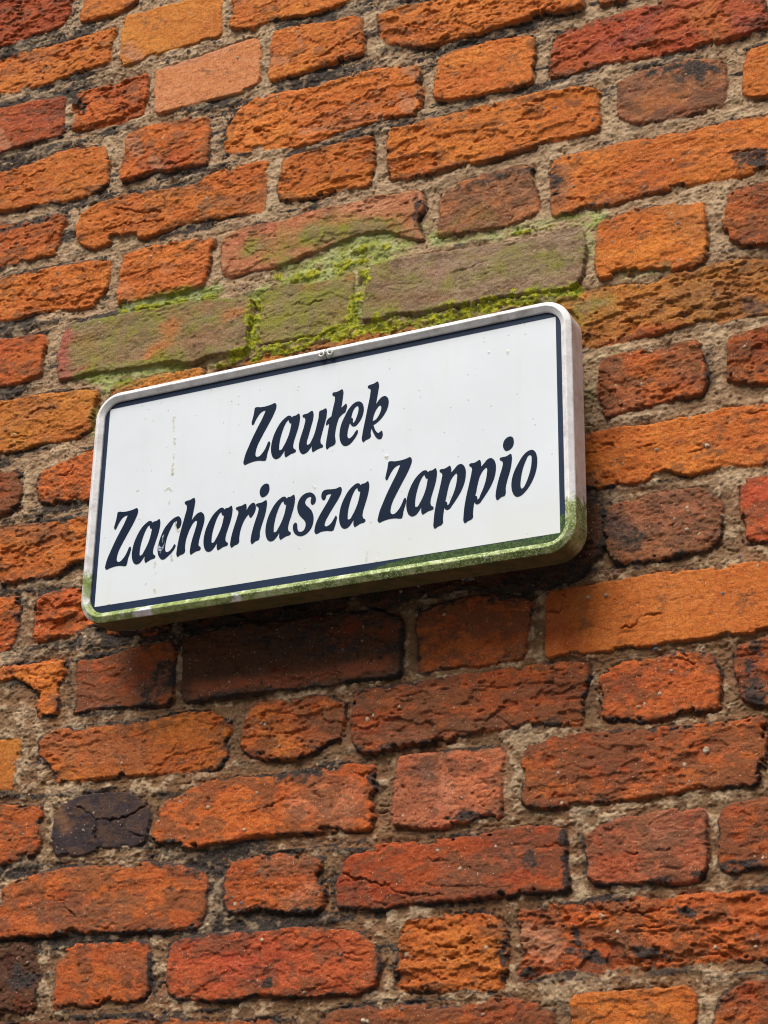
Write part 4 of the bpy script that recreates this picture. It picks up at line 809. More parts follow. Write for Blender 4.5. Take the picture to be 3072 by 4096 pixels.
co = np.empty((NZ * NX, 3), np.float32)
co[:, 0] = X.ravel(); co[:, 1] = -H.ravel(); co[:, 2] = Z.ravel()
idx = np.arange(NZ * NX, dtype=np.int32).reshape(NZ, NX)
quads = np.stack([idx[:-1, :-1], idx[:-1, 1:], idx[1:, 1:], idx[1:, :-1]], -1).reshape(-1, 4)
# thickness: side walls and back
ring = np.concatenate([idx[0, :], idx[1:, -1], idx[-1, -2::-1], idx[-2:0:-1, 0]])
back = co[ring].copy(); back[:, 1] = 0.38
nring = len(ring); base = NZ * NX
side = []
for k in range(nring):
    k2 = (k + 1) % nring
    side.append((int(ring[k2]), int(ring[k]), base + k, base + k2))
verts = np.concatenate([co, back])
me = bpy.data.meshes.new('brick_wall')
nq = len(quads) + len(side)
allq = np.concatenate([quads, np.array(side, np.int32)])
loops = np.concatenate([allq.ravel(), np.arange(base, base + nring, dtype=np.int32)])
me.vertices.add(len(verts)); me.vertices.foreach_set('co', verts.ravel())
me.loops.add(len(loops)); me.loops.foreach_set('vertex_index', loops.astype(np.int32))
me.polygons.add(nq + 1)
starts = np.concatenate([np.arange(nq) * 4, [nq * 4]]).astype(np.int32)
me.polygons.foreach_set('loop_start', starts)
sm = np.zeros(nq + 1, bool); sm[:len(quads)] = True
me.polygons.foreach_set('use_smooth', sm)
me.update(calc_edges=True)
def put(name, rgb):
    at = me.attributes.new(name, 'FLOAT_COLOR', 'POINT')
    a = np.ones((len(verts), 4), np.float32)
    a[:base, :3] = rgb.reshape(-1, 3); a[base:, :3] = 0.3
    at.data.foreach_set('color', a.ravel())
dust = np.clip((0.75 * np.exp(-dep.clip(0) / 0.004) * sstep(fbm(X * 26, Z * 30, 4, 181), -0.25, 0.35)) + 0.30 * low_ * sstep(fbm(X * 35, Z * 45, 4, 183), -0.3, 0.3), 0, 1) * (1 - isb)
put('brick_tint', TINT.astype(np.float32))
put('stain_shade_a', np.stack([isb, SOOT_SHADE_F, ALG], -1).astype(np.float32))
put('stain_b', np.stack([MOS, dust, np.maximum(PAL_F, 0)], -1).astype(np.float32))
crev = np.exp(-(D + 0.0004) ** 2 / 0.0014 ** 2) * (0.10 + 1.0 * sstep(fbm(X * 38, Z * 38, 4, 113), -0.25, 0.35)) * (rough[IDc] > 0.5)
put('stain_c', np.stack([dirt * isb, low_, crev], -1).astype(np.float32))
at = me.attributes.new('lime', 'FLOAT', 'POINT')
l_ = np.zeros(len(verts), np.float32); l_[:base] = (sstep(lump + 0.5 * level + 0.3 * en, 0.02, 0.42) * (1 - isb)).ravel(); at.data.foreach_set('value', l_)
at = me.attributes.new('grain', 'FLOAT', 'POINT')
g_ = np.zeros(len(verts), np.float32); g_[:base] = PEB.ravel(); at.data.foreach_set('value', g_)

nbm = NB('old_brick_and_mortar')
tc = nbm.n('ShaderNodeTexCoord').outputs['Object']
tint = nbm.attr('brick_tint').outputs[0]
sa = nbm.sep(nbm.attr('stain_shade_a').outputs[0]); sb = nbm.sep(nbm.attr('stain_b').outputs[0])
gr = nbm.attr('grain').outputs['Fac']
n1 = nbm.noise(tc, 130, 6, 0.7); n2 = nbm.noise(tc, 620, 4, 0.7); n3 = nbm.noise(tc, 38, 5, 0.6)
# brick colour
scn = nbm.sep(nbm.attr('stain_c').outputs[0])
c = nbm.mix(nbm.ramp(n1, 0.38, 0.66), tint, nbm.mix(1.0, tint, (0.82, 0.68, 0.66), 'MULTIPLY'))
dn = nbm.math('ADD', scn[0], nbm.math('MULTIPLY', nbm.math('SUBTRACT', n1, 0.5), 0.8))
c = nbm.mix(nbm.math('MULTIPLY', nbm.ramp(dn, 0.25, 1.0), 0.78), c, nbm.mix(0.25, (0.120, 0.058, 0.028), tint))
c = nbm.mix(nbm.math('MULTIPLY', nbm.ramp(n2, 0.53, 0.68), 0.65), c, nbm.mix(1.0, c, (1.25, 1.42, 1.7), 'MULTIPLY'))
c = nbm.mix(nbm.math('MULTIPLY', nbm.ramp(n2, 0.47, 0.34), 0.75), c, nbm.mix(1.0, c, (0.30, 0.22, 0.22), 'MULTIPLY'))
c = nbm.mix(nbm.math('MULTIPLY', sb[2], 0.75), c, (0.50, 0.23, 0.12))
# quartz grains
v1 = nbm.voro(tc, 260)
pick = nbm.ramp(nbm.sep(v1.outputs['Color'])[0], 0.80, 0.84)
dot_ = nbm.math('MULTIPLY', nbm.ramp(v1.outputs['Distance'], 0.26, 0.12), pick)
c = nbm.mix(nbm.math('MULTIPLY', dot_, 0.75), c, (0.62, 0.42, 0.30))
# mortar colour
mt = nbm.mix(nbm.ramp(n3, 0.35, 0.65), (0.60, 0.430, 0.270), (0.43, 0.290, 0.175))
mt = nbm.mix(nbm.ramp(n1, 0.45, 0.68), mt, (0.66, 0.51, 0.34))
mt = nbm.mix(nbm.math('MULTIPLY', scn[1], 0.95), mt, nbm.mix(1.0, mt, (0.50, 0.42, 0.34), 'MULTIPLY'))
mt = nbm.mix(nbm.math('MULTIPLY', nbm.ramp(n2, 0.48, 0.34), 0.7), mt, (0.10, 0.08, 0.055))
v2 = nbm.voro(tc, 420)
mt = nbm.mix(nbm.math('MULTIPLY', nbm.math('MULTIPLY', nbm.ramp(v2.outputs['Distance'], 0.3, 0.15), nbm.ramp(nbm.sep(v2.outputs['Color'])[1], 0.7, 0.75)), 0.6), mt, (0.55, 0.46, 0.34))
mt = nbm.mix(nbm.math('MULTIPLY', sb[1], 0.62), mt, nbm.mix(0.5, tint, (0.20, 0.11, 0.06)))
lime = nbm.attr('lime').outputs['Fac']
mt = nbm.mix(nbm.math('MULTIPLY', lime, nbm.ramp(n1, 0.36, 0.6, 0.25, 0.85)), nbm.mix(1.0, mt, (0.84, 0.75, 0.66), 'MULTIPLY'), (0.62, 0.44, 0.265))
col = nbm.mix(sa[0], mt, c)
col = nbm.mix(nbm.math('MULTIPLY', scn[2], 0.60), col, (0.035, 0.026, 0.020))
# sooty crust and the shade painted under the sign
so = nbm.math('ADD', sa[1], nbm.math('ADD', nbm.math('MULTIPLY', nbm.math('SUBTRACT', n1, 0.5), 1.5), nbm.math('MULTIPLY', nbm.math('SUBTRACT', n2, 0.5), 0.7)))
so = nbm.math('MULTIPLY', nbm.ramp(so, 0.28, 0.95), 0.93)
sc = nbm.mix(nbm.ramp(n2, 0.45, 0.7), (0.024, 0.020, 0.018), (0.105, 0.085, 0.068))
so = nbm.math('MULTIPLY', so, nbm.math('SUBTRACT', 1.0, nbm.math('MULTIPLY', sb[0], 0.8)))
so = nbm.math('MULTIPLY', so, nbm.math('SUBTRACT', 1.0, nbm.math('MULTIPLY', lime, 0.45)))
col = nbm.mix(so, col, sc)
# algae film
al = nbm.math('ADD', sa[2], nbm.math('MULTIPLY', nbm.math('SUBTRACT', n1, 0.5), 0.45))
al = nbm.math('MULTIPLY', nbm.ramp(al, 0.05, 0.80), 0.88)
ac_b = nbm.mix(nbm.ramp(n3, 0.36, 0.66), (0.27, 0.205, 0.085), (0.27, 0.27, 0.020))
ac_m = nbm.mix(nbm.ramp(n3, 0.36, 0.66), (0.46, 0.50, 0.20), (0.32, 0.38, 0.045))
ac = nbm.mix(sa[0], ac_m, ac_b)
ac = nbm.mix(nbm.math('MULTIPLY', nbm.ramp(n2, 0.5, 0.35), 0.6), ac, (0.05, 0.055, 0.02))
col = nbm.mix(al, col, ac)
# bright moss cushions
mo = nbm.ramp(nbm.math('ADD', sb[0], nbm.math('MULTIPLY', nbm.math('SUBTRACT', n2, 0.5), 0.6)), 0.25, 0.6)
mc = nbm.mix(nbm.ramp(n1, 0.38, 0.62), (0.16, 0.19, 0.008), (0.50, 0.47, 0.018))
mc = nbm.mix(nbm.math('MULTIPLY', nbm.ramp(n2, 0.56, 0.75), 0.7), mc, (0.55, 0.52, 0.14))
mc = nbm.mix(nbm.ramp(n2, 0.46, 0.34), mc, (0.035, 0.035, 0.008))
col = nbm.mix(mo, col, mc)
col = nbm.mix(gr, col, nbm.mix(0.15, tint, (0.3, 0.25, 0.2)))
nbm.set(nbm.b.inputs['Base Color'], col)
nbm.set(nbm.b.inputs['Roughness'], nbm.ramp(n1, 0.3, 0.7, 0.70, 0.95))
nbm.b.inputs['Specular IOR Level'].default_value = 0.30
bh = nbm.math('ADD', nbm.math('MULTIPLY', n2, 0.6), nbm.math('MULTIPLY', nbm.noise(tc, 1500, 2, 0.6), 0.35))
bh = nbm.math('ADD', bh, nbm.math('MULTIPLY', n1, 0.9))
nbm.set(nbm.b.inputs['Normal'], nbm.bump(bh, 1.0, 0.0038))

me.materials.append(nbm.m)
wall = link(bpy.data.objects.new('brick_wall', me))
wall['label'] = 'weathered wall of old orange red bricks with sooty mortar behind the street sign'
wall['category'] = 'wall'

# ------------------------------------------------------------------ ground far below the frame
g = NB('pavement_stone')
tcg = g.n('ShaderNodeTexCoord').outputs['Object']
g.set(g.b.inputs['Base Color'], g.mix(g.ramp(g.noise(tcg, 3, 6, 0.6), 0.3, 0.7), (0.07, 0.068, 0.065), (0.12, 0.115, 0.11)))
g.b.inputs['Roughness'].default_value = 0.9
gm = mesh_obj('pavement', [(-30, -30, 0), (30, -30, 0), (30, 30, 0), (-30, 30, 0)], [(0, 1, 2, 3)], g.m)
gm['kind'] = 'structure'

# ------------------------------------------------------------------ the street sign
W2, H2 = SIGN_W / 2, SIGN_H / 2
sign = bpy.data.objects.new('street_sign', None)
sign.empty_display_size = 0.1
link(sign)
sign.location = SIGN_AT
sign['label'] = 'white rectangular street name sign with navy lettering and mossy grey metal frame'
sign['category'] = 'street sign'

def outline(hw, hh, rad, n=14, start=None):
    """rounded rectangle in x, z, clockwise from the middle of the top edge"""
    pts = []
    for cx_, cz_, a0 in ((hw - rad, hh - rad, 90), (hw - rad, -hh + rad, 0), (-hw + rad, -hh + rad, -90), (-hw + rad, hh - rad, -180)):
        for i in range(n + 1):
            a = math.radians(a0 - 90.0 * i / n)
            pts.append((cx_ + rad * math.cos(a), cz_ + rad * math.sin(a)))
    return pts

RO = 0.036
# cross-section of the frame: (inset from the outer edge, y), y < 0 towards the viewer
prof = [(0.0010, SIGN_D), (0.0000, SIGN_D - 0.001), (0.0000, 0.0012), (0.0007, 0.0), (0.0060, -0.0040), (0.0068, -0.0043), (0.0076, -0.0040), (0.0128, 0.0), (0.0134, 0.0008), (0.0134, 0.0060)]
def frame_mesh():
    verts = []; faces = []
    # split long straights so the grime map follows the surface
    def loop(inset):
        r = max(RO - inset, 0.004)
        P = outline(W2 - inset, H2 - inset, r)
        out = []
        n = len(P)
        for i in range(n):
            a = P[i]; b = P[(i + 1) % n]
            L = math.hypot(b[0] - a[0], b[1] - a[1])
            k = 24 if L > 0.1 else 1
            for j in range(k):
                out.append((a[0] + (b[0] - a[0]) * j / k, a[1] + (b[1] - a[1]) * j / k))
        # start at the seam in the top edge
        tops = [i for i, p in enumerate(out) if abs(p[1] - (H2 - inset)) < 1e-4]
        best = max((i for i in tops if out[i][0] < SEAM_X), key=lambda i: out[i][0])
        out = out[best + 1:] + out[:best + 1]
        return [(SEAM_X + 0.0006, H2 - inset)] + [p for p in out if not (abs(p[1] - (H2 - inset)) < 1e-4 and abs(p[0] - SEAM_X) < 0.0008)] + [(SEAM_X - 0.0006, H2 - inset)]
    L = [loop(i) for i, _ in prof]
    n = len(L[0]); m = len(prof)
    for k, (ins, y) in enumerate(prof):
        for (x, z) in L[k]:
            verts.append((x, y, z))
    for k in range(m - 1):
        for i in range(n - 1):
            faces.append((k * n + i, k * n + i + 1, (k + 1) * n + i + 1, (k + 1) * n + i))
    return verts, faces
fv, ff = frame_mesh()

fm = NB('weathered_frame_metal')
tcf = fm.n('ShaderNodeTexCoord').outputs['Object']
sx_ = fm.n('ShaderNodeSeparateXYZ'); fm.set(sx_.inputs[0], tcf)
fx, fy, fz = sx_.outputs
nz = fm.n('ShaderNodeSeparateXYZ'); fm.set(nz.inputs[0], fm.n('ShaderNodeTexCoord').outputs['Normal'])
na = fm.noise(tcf, 60, 5, 0.65); nb_ = fm.noise(tcf, 420, 4, 0.7); nc = fm.noise(tcf, 16, 3, 0.6)
base_c = fm.mix(fm.ramp(na, 0.35, 0.65), (0.76, 0.74, 0.73), (0.62, 0.59, 0.58))
grm = fm.math('MULTIPLY', fm.ramp(fm.noise(tcf, 35, 5, 0.7), 0.50, 0.72), 0.6)
base_c = fm.mix(grm, base_c, (0.33, 0.29, 0.26))
base_c = fm.mix(fm.math('MULTIPLY', fm.ramp(nb_, 0.62, 0.72), 0.55), base_c, (0.16, 0.14, 0.13))
# height over the lower edge drives the moss, further up at the corners
corner_r = fm.math('MULTIPLY', fm.ramp(fx, W2 - 0.05, W2 - 0.012), 0.046)
corner_l = fm.math('MULTIPLY', fm.ramp(fx, -W2 + 0.05, -W2 + 0.010), 0.050)
reach = fm.math('ADD', fm.math('ADD', corner_r, corner_l), -H2 + 0.020)
low = fm.math('SUBTRACT', reach, fz)
low = fm.math('ADD', low, fm.math('MULTIPLY', fm.math('SUBTRACT', na, 0.5), 0.055))
mm = fm.ramp(low, -0.007, 0.006)
bare = fm.math('MULTIPLY', fm.ramp(fm.math('ADD', nc, fm.math('MULTIPLY', na, 0.6)), 0.84, 0.96), fm.ramp(fx, 0.02, -0.10))
mm = fm.math('MULTIPLY', mm, fm.math('SUBTRACT', 1.0, bare))
mm = fm.math('MULTIPLY', mm, fm.ramp(fm.math('ADD', na, fm.math('MULTIPLY', nb_, 0.5)), 0.50, 0.78, 0.60, 1.0))
mosc = fm.mix(fm.ramp(na, 0.4, 0.6), (0.24, 0.30, 0.04), (0.11, 0.16, 0.03))
mosc = fm.mix(fm.math('MULTIPLY', fm.ramp(nb_, 0.50, 0.62), fm.ramp(fx, -0.2, 0.05, 0.35, 1.0)), mosc, (0.52, 0.56, 0.38))
mosc = fm.mix(fm.math('MULTIPLY', fm.ramp(nb_, 0.46, 0.36), 0.7), mosc, (0.08, 0.11, 0.03))
fc = fm.mix(mm, base_c, mosc)
# underside: brown-green slime
under = fm.math('MULTIPLY', fm.ramp(fy, 0.0004, 0.0016), fm.ramp(fz, -H2 + 0.016, -H2 + 0.004))
fc = fm.mix(under, fc, fm.mix(fm.ramp(na, 0.4, 0.62), (0.105, 0.080, 0.024), (0.055, 0.060, 0.015)))
fm.set(fm.b.inputs['Base Color'], fc)
fm.set(fm.b.inputs['Roughness'], fm.math('ADD', 0.42, fm.math('MULTIPLY', mm, 0.5)))
fm.b.inputs['Metallic'].default_value = 0.0
fm.set(fm.b.inputs['Normal'], fm.bump(fm.math('ADD', nb_, fm.math('MULTIPLY', mm, fm.math('ADD', nb_, na))), 0.5, 0.0012))
frame = mesh_obj('frame', fv, ff, fm.m, sign)

# closed back of the box
bk = outline(W2 - 0.001, H2 - 0.001, RO - 0.001)
bm_ = NB('galvanised_back')
tb = bm_.n('ShaderNodeTexCoord').outputs['Object']
bm_.set(bm_.b.inputs['Base Color'], bm_.mix(bm_.ramp(bm_.noise(tb, 30, 4), 0.35, 0.65), (0.40, 0.40, 0.41), (0.28, 0.28, 0.29)))
bm_.b.inputs['Roughness'].default_value = 0.55
n_ = len(bk)
bv = [(x, SIGN_D - 0.0022, z) for x, z in bk] + [(x, SIGN_D - 0.0004, z) for x, z in bk]
bf = [tuple(range(n_)), tuple(range(2 * n_ - 1, n_ - 1, -1))] + [(i, (i + 1) % n_, n_ + (i + 1) % n_, n_ + i) for i in range(n_)]
mesh_obj('back_plate', bv, bf, bm_.m, sign)

# the enamel plate: a fine sheet so that drips and specks can sit on it
PY = 0.0035
pw, ph = W2 - 0.0128, H2 - 0.0128
nx_, nz_ = 420, 200
gx = np.linspace(-pw, pw, nx_); gz = np.linspace(-ph, ph, nz_)
GX, GZ = np.meshgrid(gx, gz)
# keep inside the rounded opening
rr_ = RO - 0.0128
cxx = np.clip(np.abs(GX) - (pw - rr_), 0, None); czz = np.clip(np.abs(GZ) - (ph - rr_), 0, None)
both = (cxx > 0) & (czz > 0)
hyp = np.hypot(cxx, czz); sc_ = np.where(both & (hyp > rr_), rr_ / np.maximum(hyp, 1e-9), 1.0)
GXr = np.where(both, np.sign(GX) * (pw - rr_ + cxx * sc_), GX); GZr = np.where(both, np.sign(GZ) * (ph - rr_ + czz * sc_), GZ)
pv = np.stack([GXr.ravel(), np.full(GX.size, PY), GZr.ravel()], 1)
ii = np.arange(nx_ * nz_).reshape(nz_, nx_)
pf = np.stack([ii[:-1, :-1], ii[:-1, 1:], ii[1:, 1:], ii[1:, :-1]], -1).reshape(-1, 4)
st = np.zeros(GX.shape)
for k, (pts, rad, amt) in enumerate(STAINS):
    d2 = np.full(GX.shape, 1e9)
    pp = pts if len(pts) > 1 else pts * 2
    for (ax, az_), (bx, bz) in zip(pp[:-1], pp[1:]):
        ex, ez = bx - ax, bz - az_; L = ex * ex + ez * ez + 1e-12
        t = np.clip(((GX - ax) * ex + (GZ - az_) * ez) / L, 0, 1)
        d2 = np.minimum(d2, (GX - ax - t * ex) ** 2 + (GZ - az_ - t * ez) ** 2)
    d = np.sqrt(d2) / max(rad, 0.0013) + 1.0 * fbm(GX * 250, GZ * 250, 2, k)
    st = np.maximum(st, (1 - sstep(d, 0.5, 1.5)) * amt)
pm = NB('white_enamel')
tp = pm.n('ShaderNodeTexCoord').outputs['Object']
pa = pm.attr('drip').outputs['Fac']
w1 = pm.noise(tp, 7, 4, 0.6); w2 = pm.noise(tp, 300, 3, 0.6); vv = pm.voro(tp, 95)
pc = pm.mix(pm.ramp(w1, 0.3, 0.7), (0.605, 0.630, 0.655), (0.570, 0.594, 0.616))
runs_map = pm.n('ShaderNodeMapping'); pm.set(runs_map.inputs[0], tp); runs_map.inputs['Scale'].default_value = (1.0, 1.0, 0.06)
runs = pm.noise(runs_map.outputs[0], 70, 4, 0.6)
pc = pm.mix(pm.math('MULTIPLY', pm.ramp(runs, 0.54, 0.74), 0.22), pc, (0.56, 0.56, 0.50))
pc = pm.mix(pm.math('MULTIPLY', pm.ramp(pm.noise(tp, 22, 6, 0.7), 0.52, 0.75), 0.18), pc, (0.52, 0.52, 0.50))
sp = pm.math('MULTIPLY', pm.ramp(vv.outputs['Distance'], 0.13, 0.06), pm.ramp(pm.sep(vv.outputs['Color'])[0], 0.66, 0.70))
pc = pm.mix(pm.math('MULTIPLY', sp, 0.6), pc, (0.22, 0.20, 0.18))
szp = pm.n('ShaderNodeSeparateXYZ'); pm.set(szp.inputs[0], tp)
pc = pm.mix(pm.math('MULTIPLY', pm.ramp(szp.outputs[2], -H2 + 0.09, -H2 + 0.02), pm.ramp(w1, 0.35, 0.65, 0.1, 0.5)), pc, (0.60, 0.60, 0.52))
pc = pm.mix(pm.math('MULTIPLY', pa, pm.ramp(w2, 0.35, 0.55, 0.5, 1.0)), pc, pm.mix(pm.ramp(w2, 0.45, 0.6), (0.50, 0.46, 0.30), (0.22, 0.19, 0.10)))
pm.set(pm.b.inputs['Base Color'], pc)
pm.b.inputs['Roughness'].default_value = 0.32
pm.b.inputs['Specular IOR Level'].default_value = 0.45
pm.set(pm.b.inputs['Normal'], pm.bump(pm.math('ADD', pa, pm.math('MULTIPLY', w2, 0.05)), 0.4, 0.001))
pl_me = bpy.data.meshes.new('face_plate')
pl_me.from_pydata(pv.tolist(), [], pf.tolist())
a_ = pl_me.attributes.new('drip', 'FLOAT', 'POINT'); a_.data.foreach_set('value', st.ravel().astype(np.float32))
pl_me.materials.append(pm.m); pl_me.update()
plate = link(bpy.data.objects.new('face_plate', pl_me), sign)

# navy print
nm = NB('navy_enamel')
tn = nm.n('ShaderNodeTexCoord').outputs['Object']
q1 = nm.noise(tn, 12, 3); q2 = nm.noise(tn, 500, 3, 0.6); qv = nm.voro(tn, 120)
ncol = nm.mix(nm.ramp(q1, 0.35, 0.65), (0.005, 0.012, 0.029), (0.008, 0.016, 0.035))
spn = nm.math('MULTIPLY', nm.ramp(qv.outputs['Distance'], 0.14, 0.07), nm.ramp(nm.sep(qv.outputs['Color'])[1], 0.80, 0.84))
ncol = nm.mix(nm.math('MULTIPLY', spn, 0.5), ncol, (0.25, 0.25, 0.25))
nm.set(nm.b.inputs['Base Color'], ncol)
nm.b.inputs['Roughness'].default_value = 0.45
nm.b.inputs['Specular IOR Level'].default_value = 0.08

# border with a film of green slime along the lower right
nbd = NB('navy_enamel_border')
tn = nbd.n('ShaderNodeTexCoord').outputs['Object']
sp_ = nbd.n('ShaderNodeSeparateXYZ'); nbd.set(sp_.inputs[0], tn)
q1 = nbd.noise(tn, 12, 3); q3 = nbd.noise(tn, 70, 4, 0.6); q4 = nbd.noise(tn, 450, 3)
ncol = nbd.mix(nbd.ramp(q1, 0.35, 0.65), (0.010, 0.020, 0.046), (0.016, 0.028, 0.058))
grow = nbd.ramp(sp_.outputs[0], -0.02, 0.14, -0.012, 0.0085)
edgeh = nbd.math('SUBTRACT', nbd.math('ADD', grow, -H2 + 0.0150), sp_.outputs[2])
edgeh = nbd.math('ADD', edgeh, nbd.math('MULTIPLY', nbd.math('SUBTRACT', q3, 0.5), 0.006))
corner = nbd.math('MULTIPLY', nbd.ramp(sp_.outputs[0], W2 - 0.042, W2 - 0.022), 0.022)
edgeh = nbd.math('ADD', edgeh, corner)
ncol = nbd.mix(nbd.math('MULTIPLY', nbd.ramp(edgeh, -0.0012, 0.0015), 0.9), ncol, nbd.mix(nbd.ramp(q4, 0.42, 0.6), (0.025, 0.05, 0.014), (0.075, 0.115, 0.03)))
nbd.set(nbd.b.inputs['Base Color'], ncol)
nbd.b.inputs['Roughness'].default_value = 0.45
nbd.b.inputs['Specular IOR Level'].default_value = 0.12
BY = PY - 0.0004
inner = [(FIELD[0], FIELD[3]), (FIELD[1], FIELD[3]), (FIELD[1], FIELD[2]), (FIELD[0], FIELD[2])]
def print_mesh(name, loops, mat, y0, y1, parent):
    """flat printed shape with holes, a fraction of a millimetre thick"""
    polys = [[Vector((x, z, 0)) for x, z in lp] for lp in loops]
    tri = tessellate_polygon(polys)
    flat = [p for lp in loops for p in lp]
    n = len(flat)
    vs = [(x, y1, z) for x, z in flat] + [(x, y0, z) for x, z in flat]
    fs = []
    for t in tri:
        a, b, c_ = (flat[i] for i in t)
        ar = (b[0] - a[0]) * (c_[1] - a[1]) - (b[1] - a[1]) * (c_[0] - a[0])
        fs.append(tuple(t) if ar > 0 else (t[0], t[2], t[1]))          # faces look towards -y
    o_ = 0
    for lp in loops:
        k = len(lp)
        for i in range(k):
            j = (i + 1) % k
            fs.append((o_ + i, o_ + j, n + o_ + j, n + o_ + i))
        o_ += k
    return vs, fs
outer = outline(pw - 0.0002, ph - 0.0002, rr_)
v_, f_ = print_mesh('border', [outer, inner], nbd.m, PY + 0.0002, BY, sign)
mesh_obj('border', v_, f_, nbd.m, sign)

def smooth_loop(txt, dx, dz):
    pts = []
    for t in txt.split():
        q = t.split(',')
        pts.append((float(q[0]) * 1e-4 + dx, float(q[1]) * 1e-4 + dz, len(q) > 2))
    out = []; n = len(pts)
    for i in range(n):
        p0, p1, p2, p3 = pts[i - 1], pts[i], pts[(i + 1) % n], pts[(i + 2) % n]
        L = math.hypot(p2[0] - p1[0], p2[1] - p1[1])
        # centripetal-ish tangents, broken at sharp corners
        def tan(a, b, c_, sharp, fwd):
            if sharp:
                d = (c_[0] - b[0], c_[1] - b[1]) if fwd else (b[0] - a[0], b[1] - a[1])
                return (d[0], d[1])
            la = math.hypot(b[0] - a[0], b[1] - a[1]) + 1e-9; lb = math.hypot(c_[0] - b[0], c_[1] - b[1]) + 1e-9
            tx_ = ((b[0] - a[0]) / la * lb + (c_[0] - b[0]) / lb * la) / (la + lb)
            tz_ = ((b[1] - a[1]) / la * lb + (c_[1] - b[1]) / lb * la) / (la + lb)
            return (tx_ * L, tz_ * L)
        m1 = tan(p0, p1, p2, p1[2], True); m2 = tan(p1, p2, p3, p2[2], False)
        k = 5
        for s in range(k):
            t = s / k
            h1 = 2 * t ** 3 - 3 * t ** 2 + 1; h2 = t ** 3 - 2 * t ** 2 + t; h3 = -2 * t ** 3 + 3 * t ** 2; h4 = t ** 3 - t ** 2
            out.append((h1 * p1[0] + h2 * m1[0] + h3 * p2[0] + h4 * m2[0], h1 * p1[1] + h2 * m1[1] + h3 * p2[1] + h4 * m2[1]))
    return out
for line in (1, 2):
    vs, fs = [], []
    for ch, ln, dx, dz in LETTERS:
        if ln != line:
            continue
        loops_ = [smooth_loop(t, dx, dz) for t in GLYPHS[ch]]
        v_, f_ = print_mesh('letter', loops_, nm.m, PY + 0.0002, PY - 0.0005, sign)
        o_ = len(vs)
        vs += v_; fs += [tuple(i + o_ for i in q) for q in f_]
    t_ = mesh_obj('lettering', vs, fs, nm.m, sign)
    t_['label'] = 'short upper line of slanted navy lettering' if line == 1 else 'long lower line of slanted navy lettering'

# screws in the top rim on both sides of the seam
rm = NB('screw_steel')
tr = rm.n('ShaderNodeTexCoord').outputs['Object']
rm.set(rm.b.inputs['Base Color'], rm.mix(rm.ramp(rm.noise(tr, 700, 3), 0.4, 0.6), (0.62, 0.62, 0.56), (0.42, 0.41, 0.34)))
rm.b.inputs['Roughness'].default_value = 0.45
rm.b.inputs['Metallic'].default_value = 0.3
dm = NB('screw_recess')
td = dm.n('ShaderNodeTexCoord').outputs['Object']
dm.set(dm.b.inputs['Base Color'], dm.mix(dm.noise(td, 900, 2), (0.02, 0.02, 0.018), (0.045, 0.04, 0.035)))
dm.b.inputs['Roughness'].default_value = 0.8
for (rx, rz) in RIVETS:
    vs, fs = [], []
    n = 28
    pr_ = [(0.0047, 0.0035), (0.0047, -0.0024), (0.0042, -0.0040), (0.0033, -0.0046), (0.0024, -0.0042), (0.0018, -0.0030), (0.0016, -0.0010)]
    for r_, y in pr_:
        for i in range(n):
            a = 2 * math.pi * i / n
            vs.append((rx + r_ * math.cos(a), y, rz + r_ * math.sin(a)))
    for k in range(len(pr_) - 1):
        for i in range(n):
            j = (i + 1) % n
            fs.append((k * n + i, k * n + j, (k + 1) * n + j, (k + 1) * n + i))
    sc = mesh_obj('screw', vs, fs, rm.m, sign, True)
    vs = [(rx + 0.0019 * math.cos(2 * math.pi * i / n), -0.0034, rz + 0.0019 * math.sin(2 * math.pi * i / n)) for i in range(n)]
    mesh_obj('recess', vs, [tuple(range(n))], dm.m, sc)

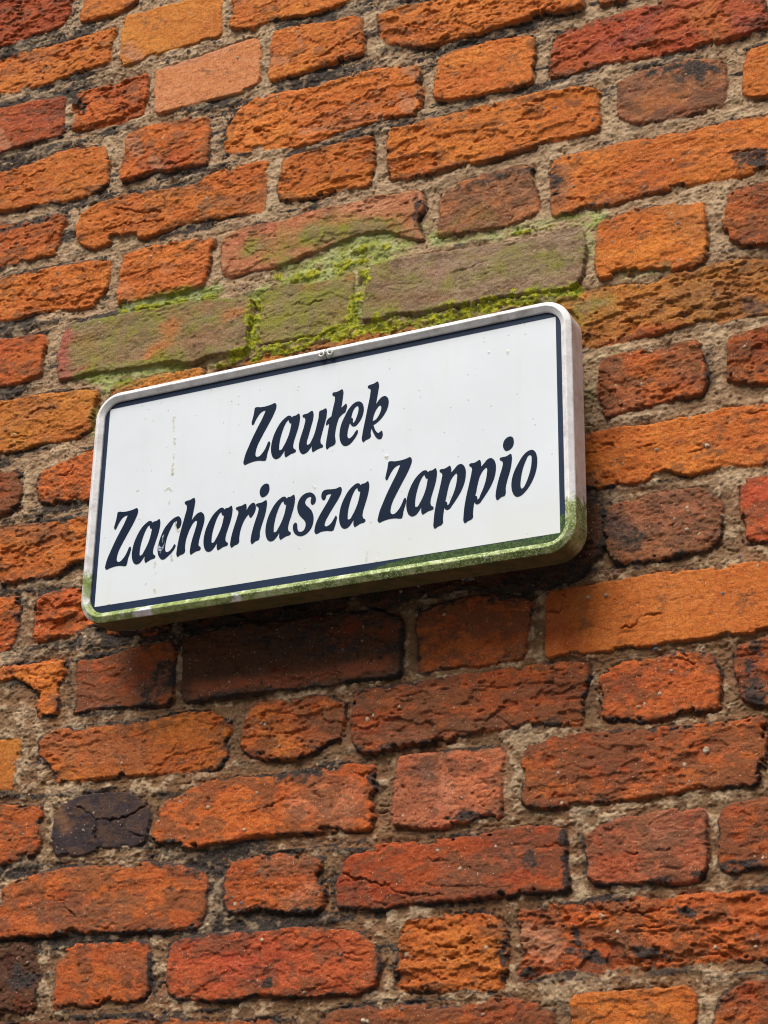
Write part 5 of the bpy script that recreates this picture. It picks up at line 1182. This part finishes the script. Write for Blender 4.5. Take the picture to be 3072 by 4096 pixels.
# brackets between the box and the wall
kb = NB('bracket_metal')
tk = kb.n('ShaderNodeTexCoord').outputs['Object']
kb.set(kb.b.inputs['Base Color'], kb.mix(kb.ramp(kb.noise(tk, 60, 4), 0.4, 0.65), (0.30, 0.30, 0.31), (0.14, 0.12, 0.10)))
kb.b.inputs['Roughness'].default_value = 0.5
def bracket(cx_, w, zb):
    """hat-shaped channel: flange on the box, two webs, flange on the wall"""
    y0, y1 = SIGN_D - 0.0002, -SIGN_AT[1] - 0.001
    zt = H2 * 0.72; t = 0.0022; fl = 0.022
    sec = [(-w / 2, y0), (w / 2, y0), (w / 2, y1 - t), (w / 2 + fl, y1 - t), (w / 2 + fl, y1), (w / 2 - t, y1), (w / 2 - t, y0 + t), (-w / 2 + t, y0 + t), (-w / 2 + t, y1), (-w / 2 - fl, y1), (-w / 2 - fl, y1 - t), (-w / 2, y1 - t)]
    n = len(sec)
    vs = [(cx_ + x, y, zb) for x, y in sec] + [(cx_ + x, y, zt) for x, y in sec]
    fs = [(i, (i + 1) % n, n + (i + 1) % n, n + i) for i in range(n)]
    # end caps as quads along the strip
    for o_, fl_ in ((0, False), (n, True)):
        for q in ((0, 1, 6, 7), (1, 2, 5, 6), (2, 3, 4, 5), (7, 8, 11, 0), (8, 9, 10, 11)):
            q = tuple(o_ + i for i in q)
            fs.append(q[::-1] if fl_ else q)
    return mesh_obj('bracket', vs, fs, kb.m, sign)
bracket(0.130, 0.060, -0.1440)
bracket(-0.170, 0.060, -0.1250)

# a chip in the print of the c, with the primer showing
ck = NB('chipped_primer')
tk = ck.n('ShaderNodeTexCoord').outputs['Object']
ck.set(ck.b.inputs['Base Color'], ck.mix(ck.ramp(ck.noise(tk, 500, 4, 0.7), 0.42, 0.6), (0.06, 0.07, 0.10), (0.42, 0.46, 0.56)))
ck.b.inputs['Roughness'].default_value = 0.5
chip_loops = [[(-0.2231, -0.0655), (-0.2214, -0.0694), (-0.2182, -0.0705), (-0.2149, -0.0668), (-0.2145, -0.0623), (-0.2145, -0.0669), (-0.2159, -0.0725), (-0.2192, -0.0762), (-0.2228, -0.0747), (-0.2237, -0.07)], [(-0.2185, -0.0558), (-0.2162, -0.0535), (-0.2167, -0.0561), (-0.2176, -0.0585), (-0.2167, -0.0613), (-0.2179, -0.065), (-0.2189, -0.0603)], [(-0.2209, -0.0769), (-0.2197, -0.0771), (-0.22, -0.0794)]]
vs, fs = [], []
for lp in chip_loops:
    v_, f_ = print_mesh('chip', [lp], ck.m, PY - 0.0003, PY - 0.0008, sign)
    o_ = len(vs); vs += v_; fs += [tuple(i + o_ for i in q) for q in f_]
mesh_obj('paint_chip', vs, fs, ck.m, sign)
print('wall grid', NX, NZ)
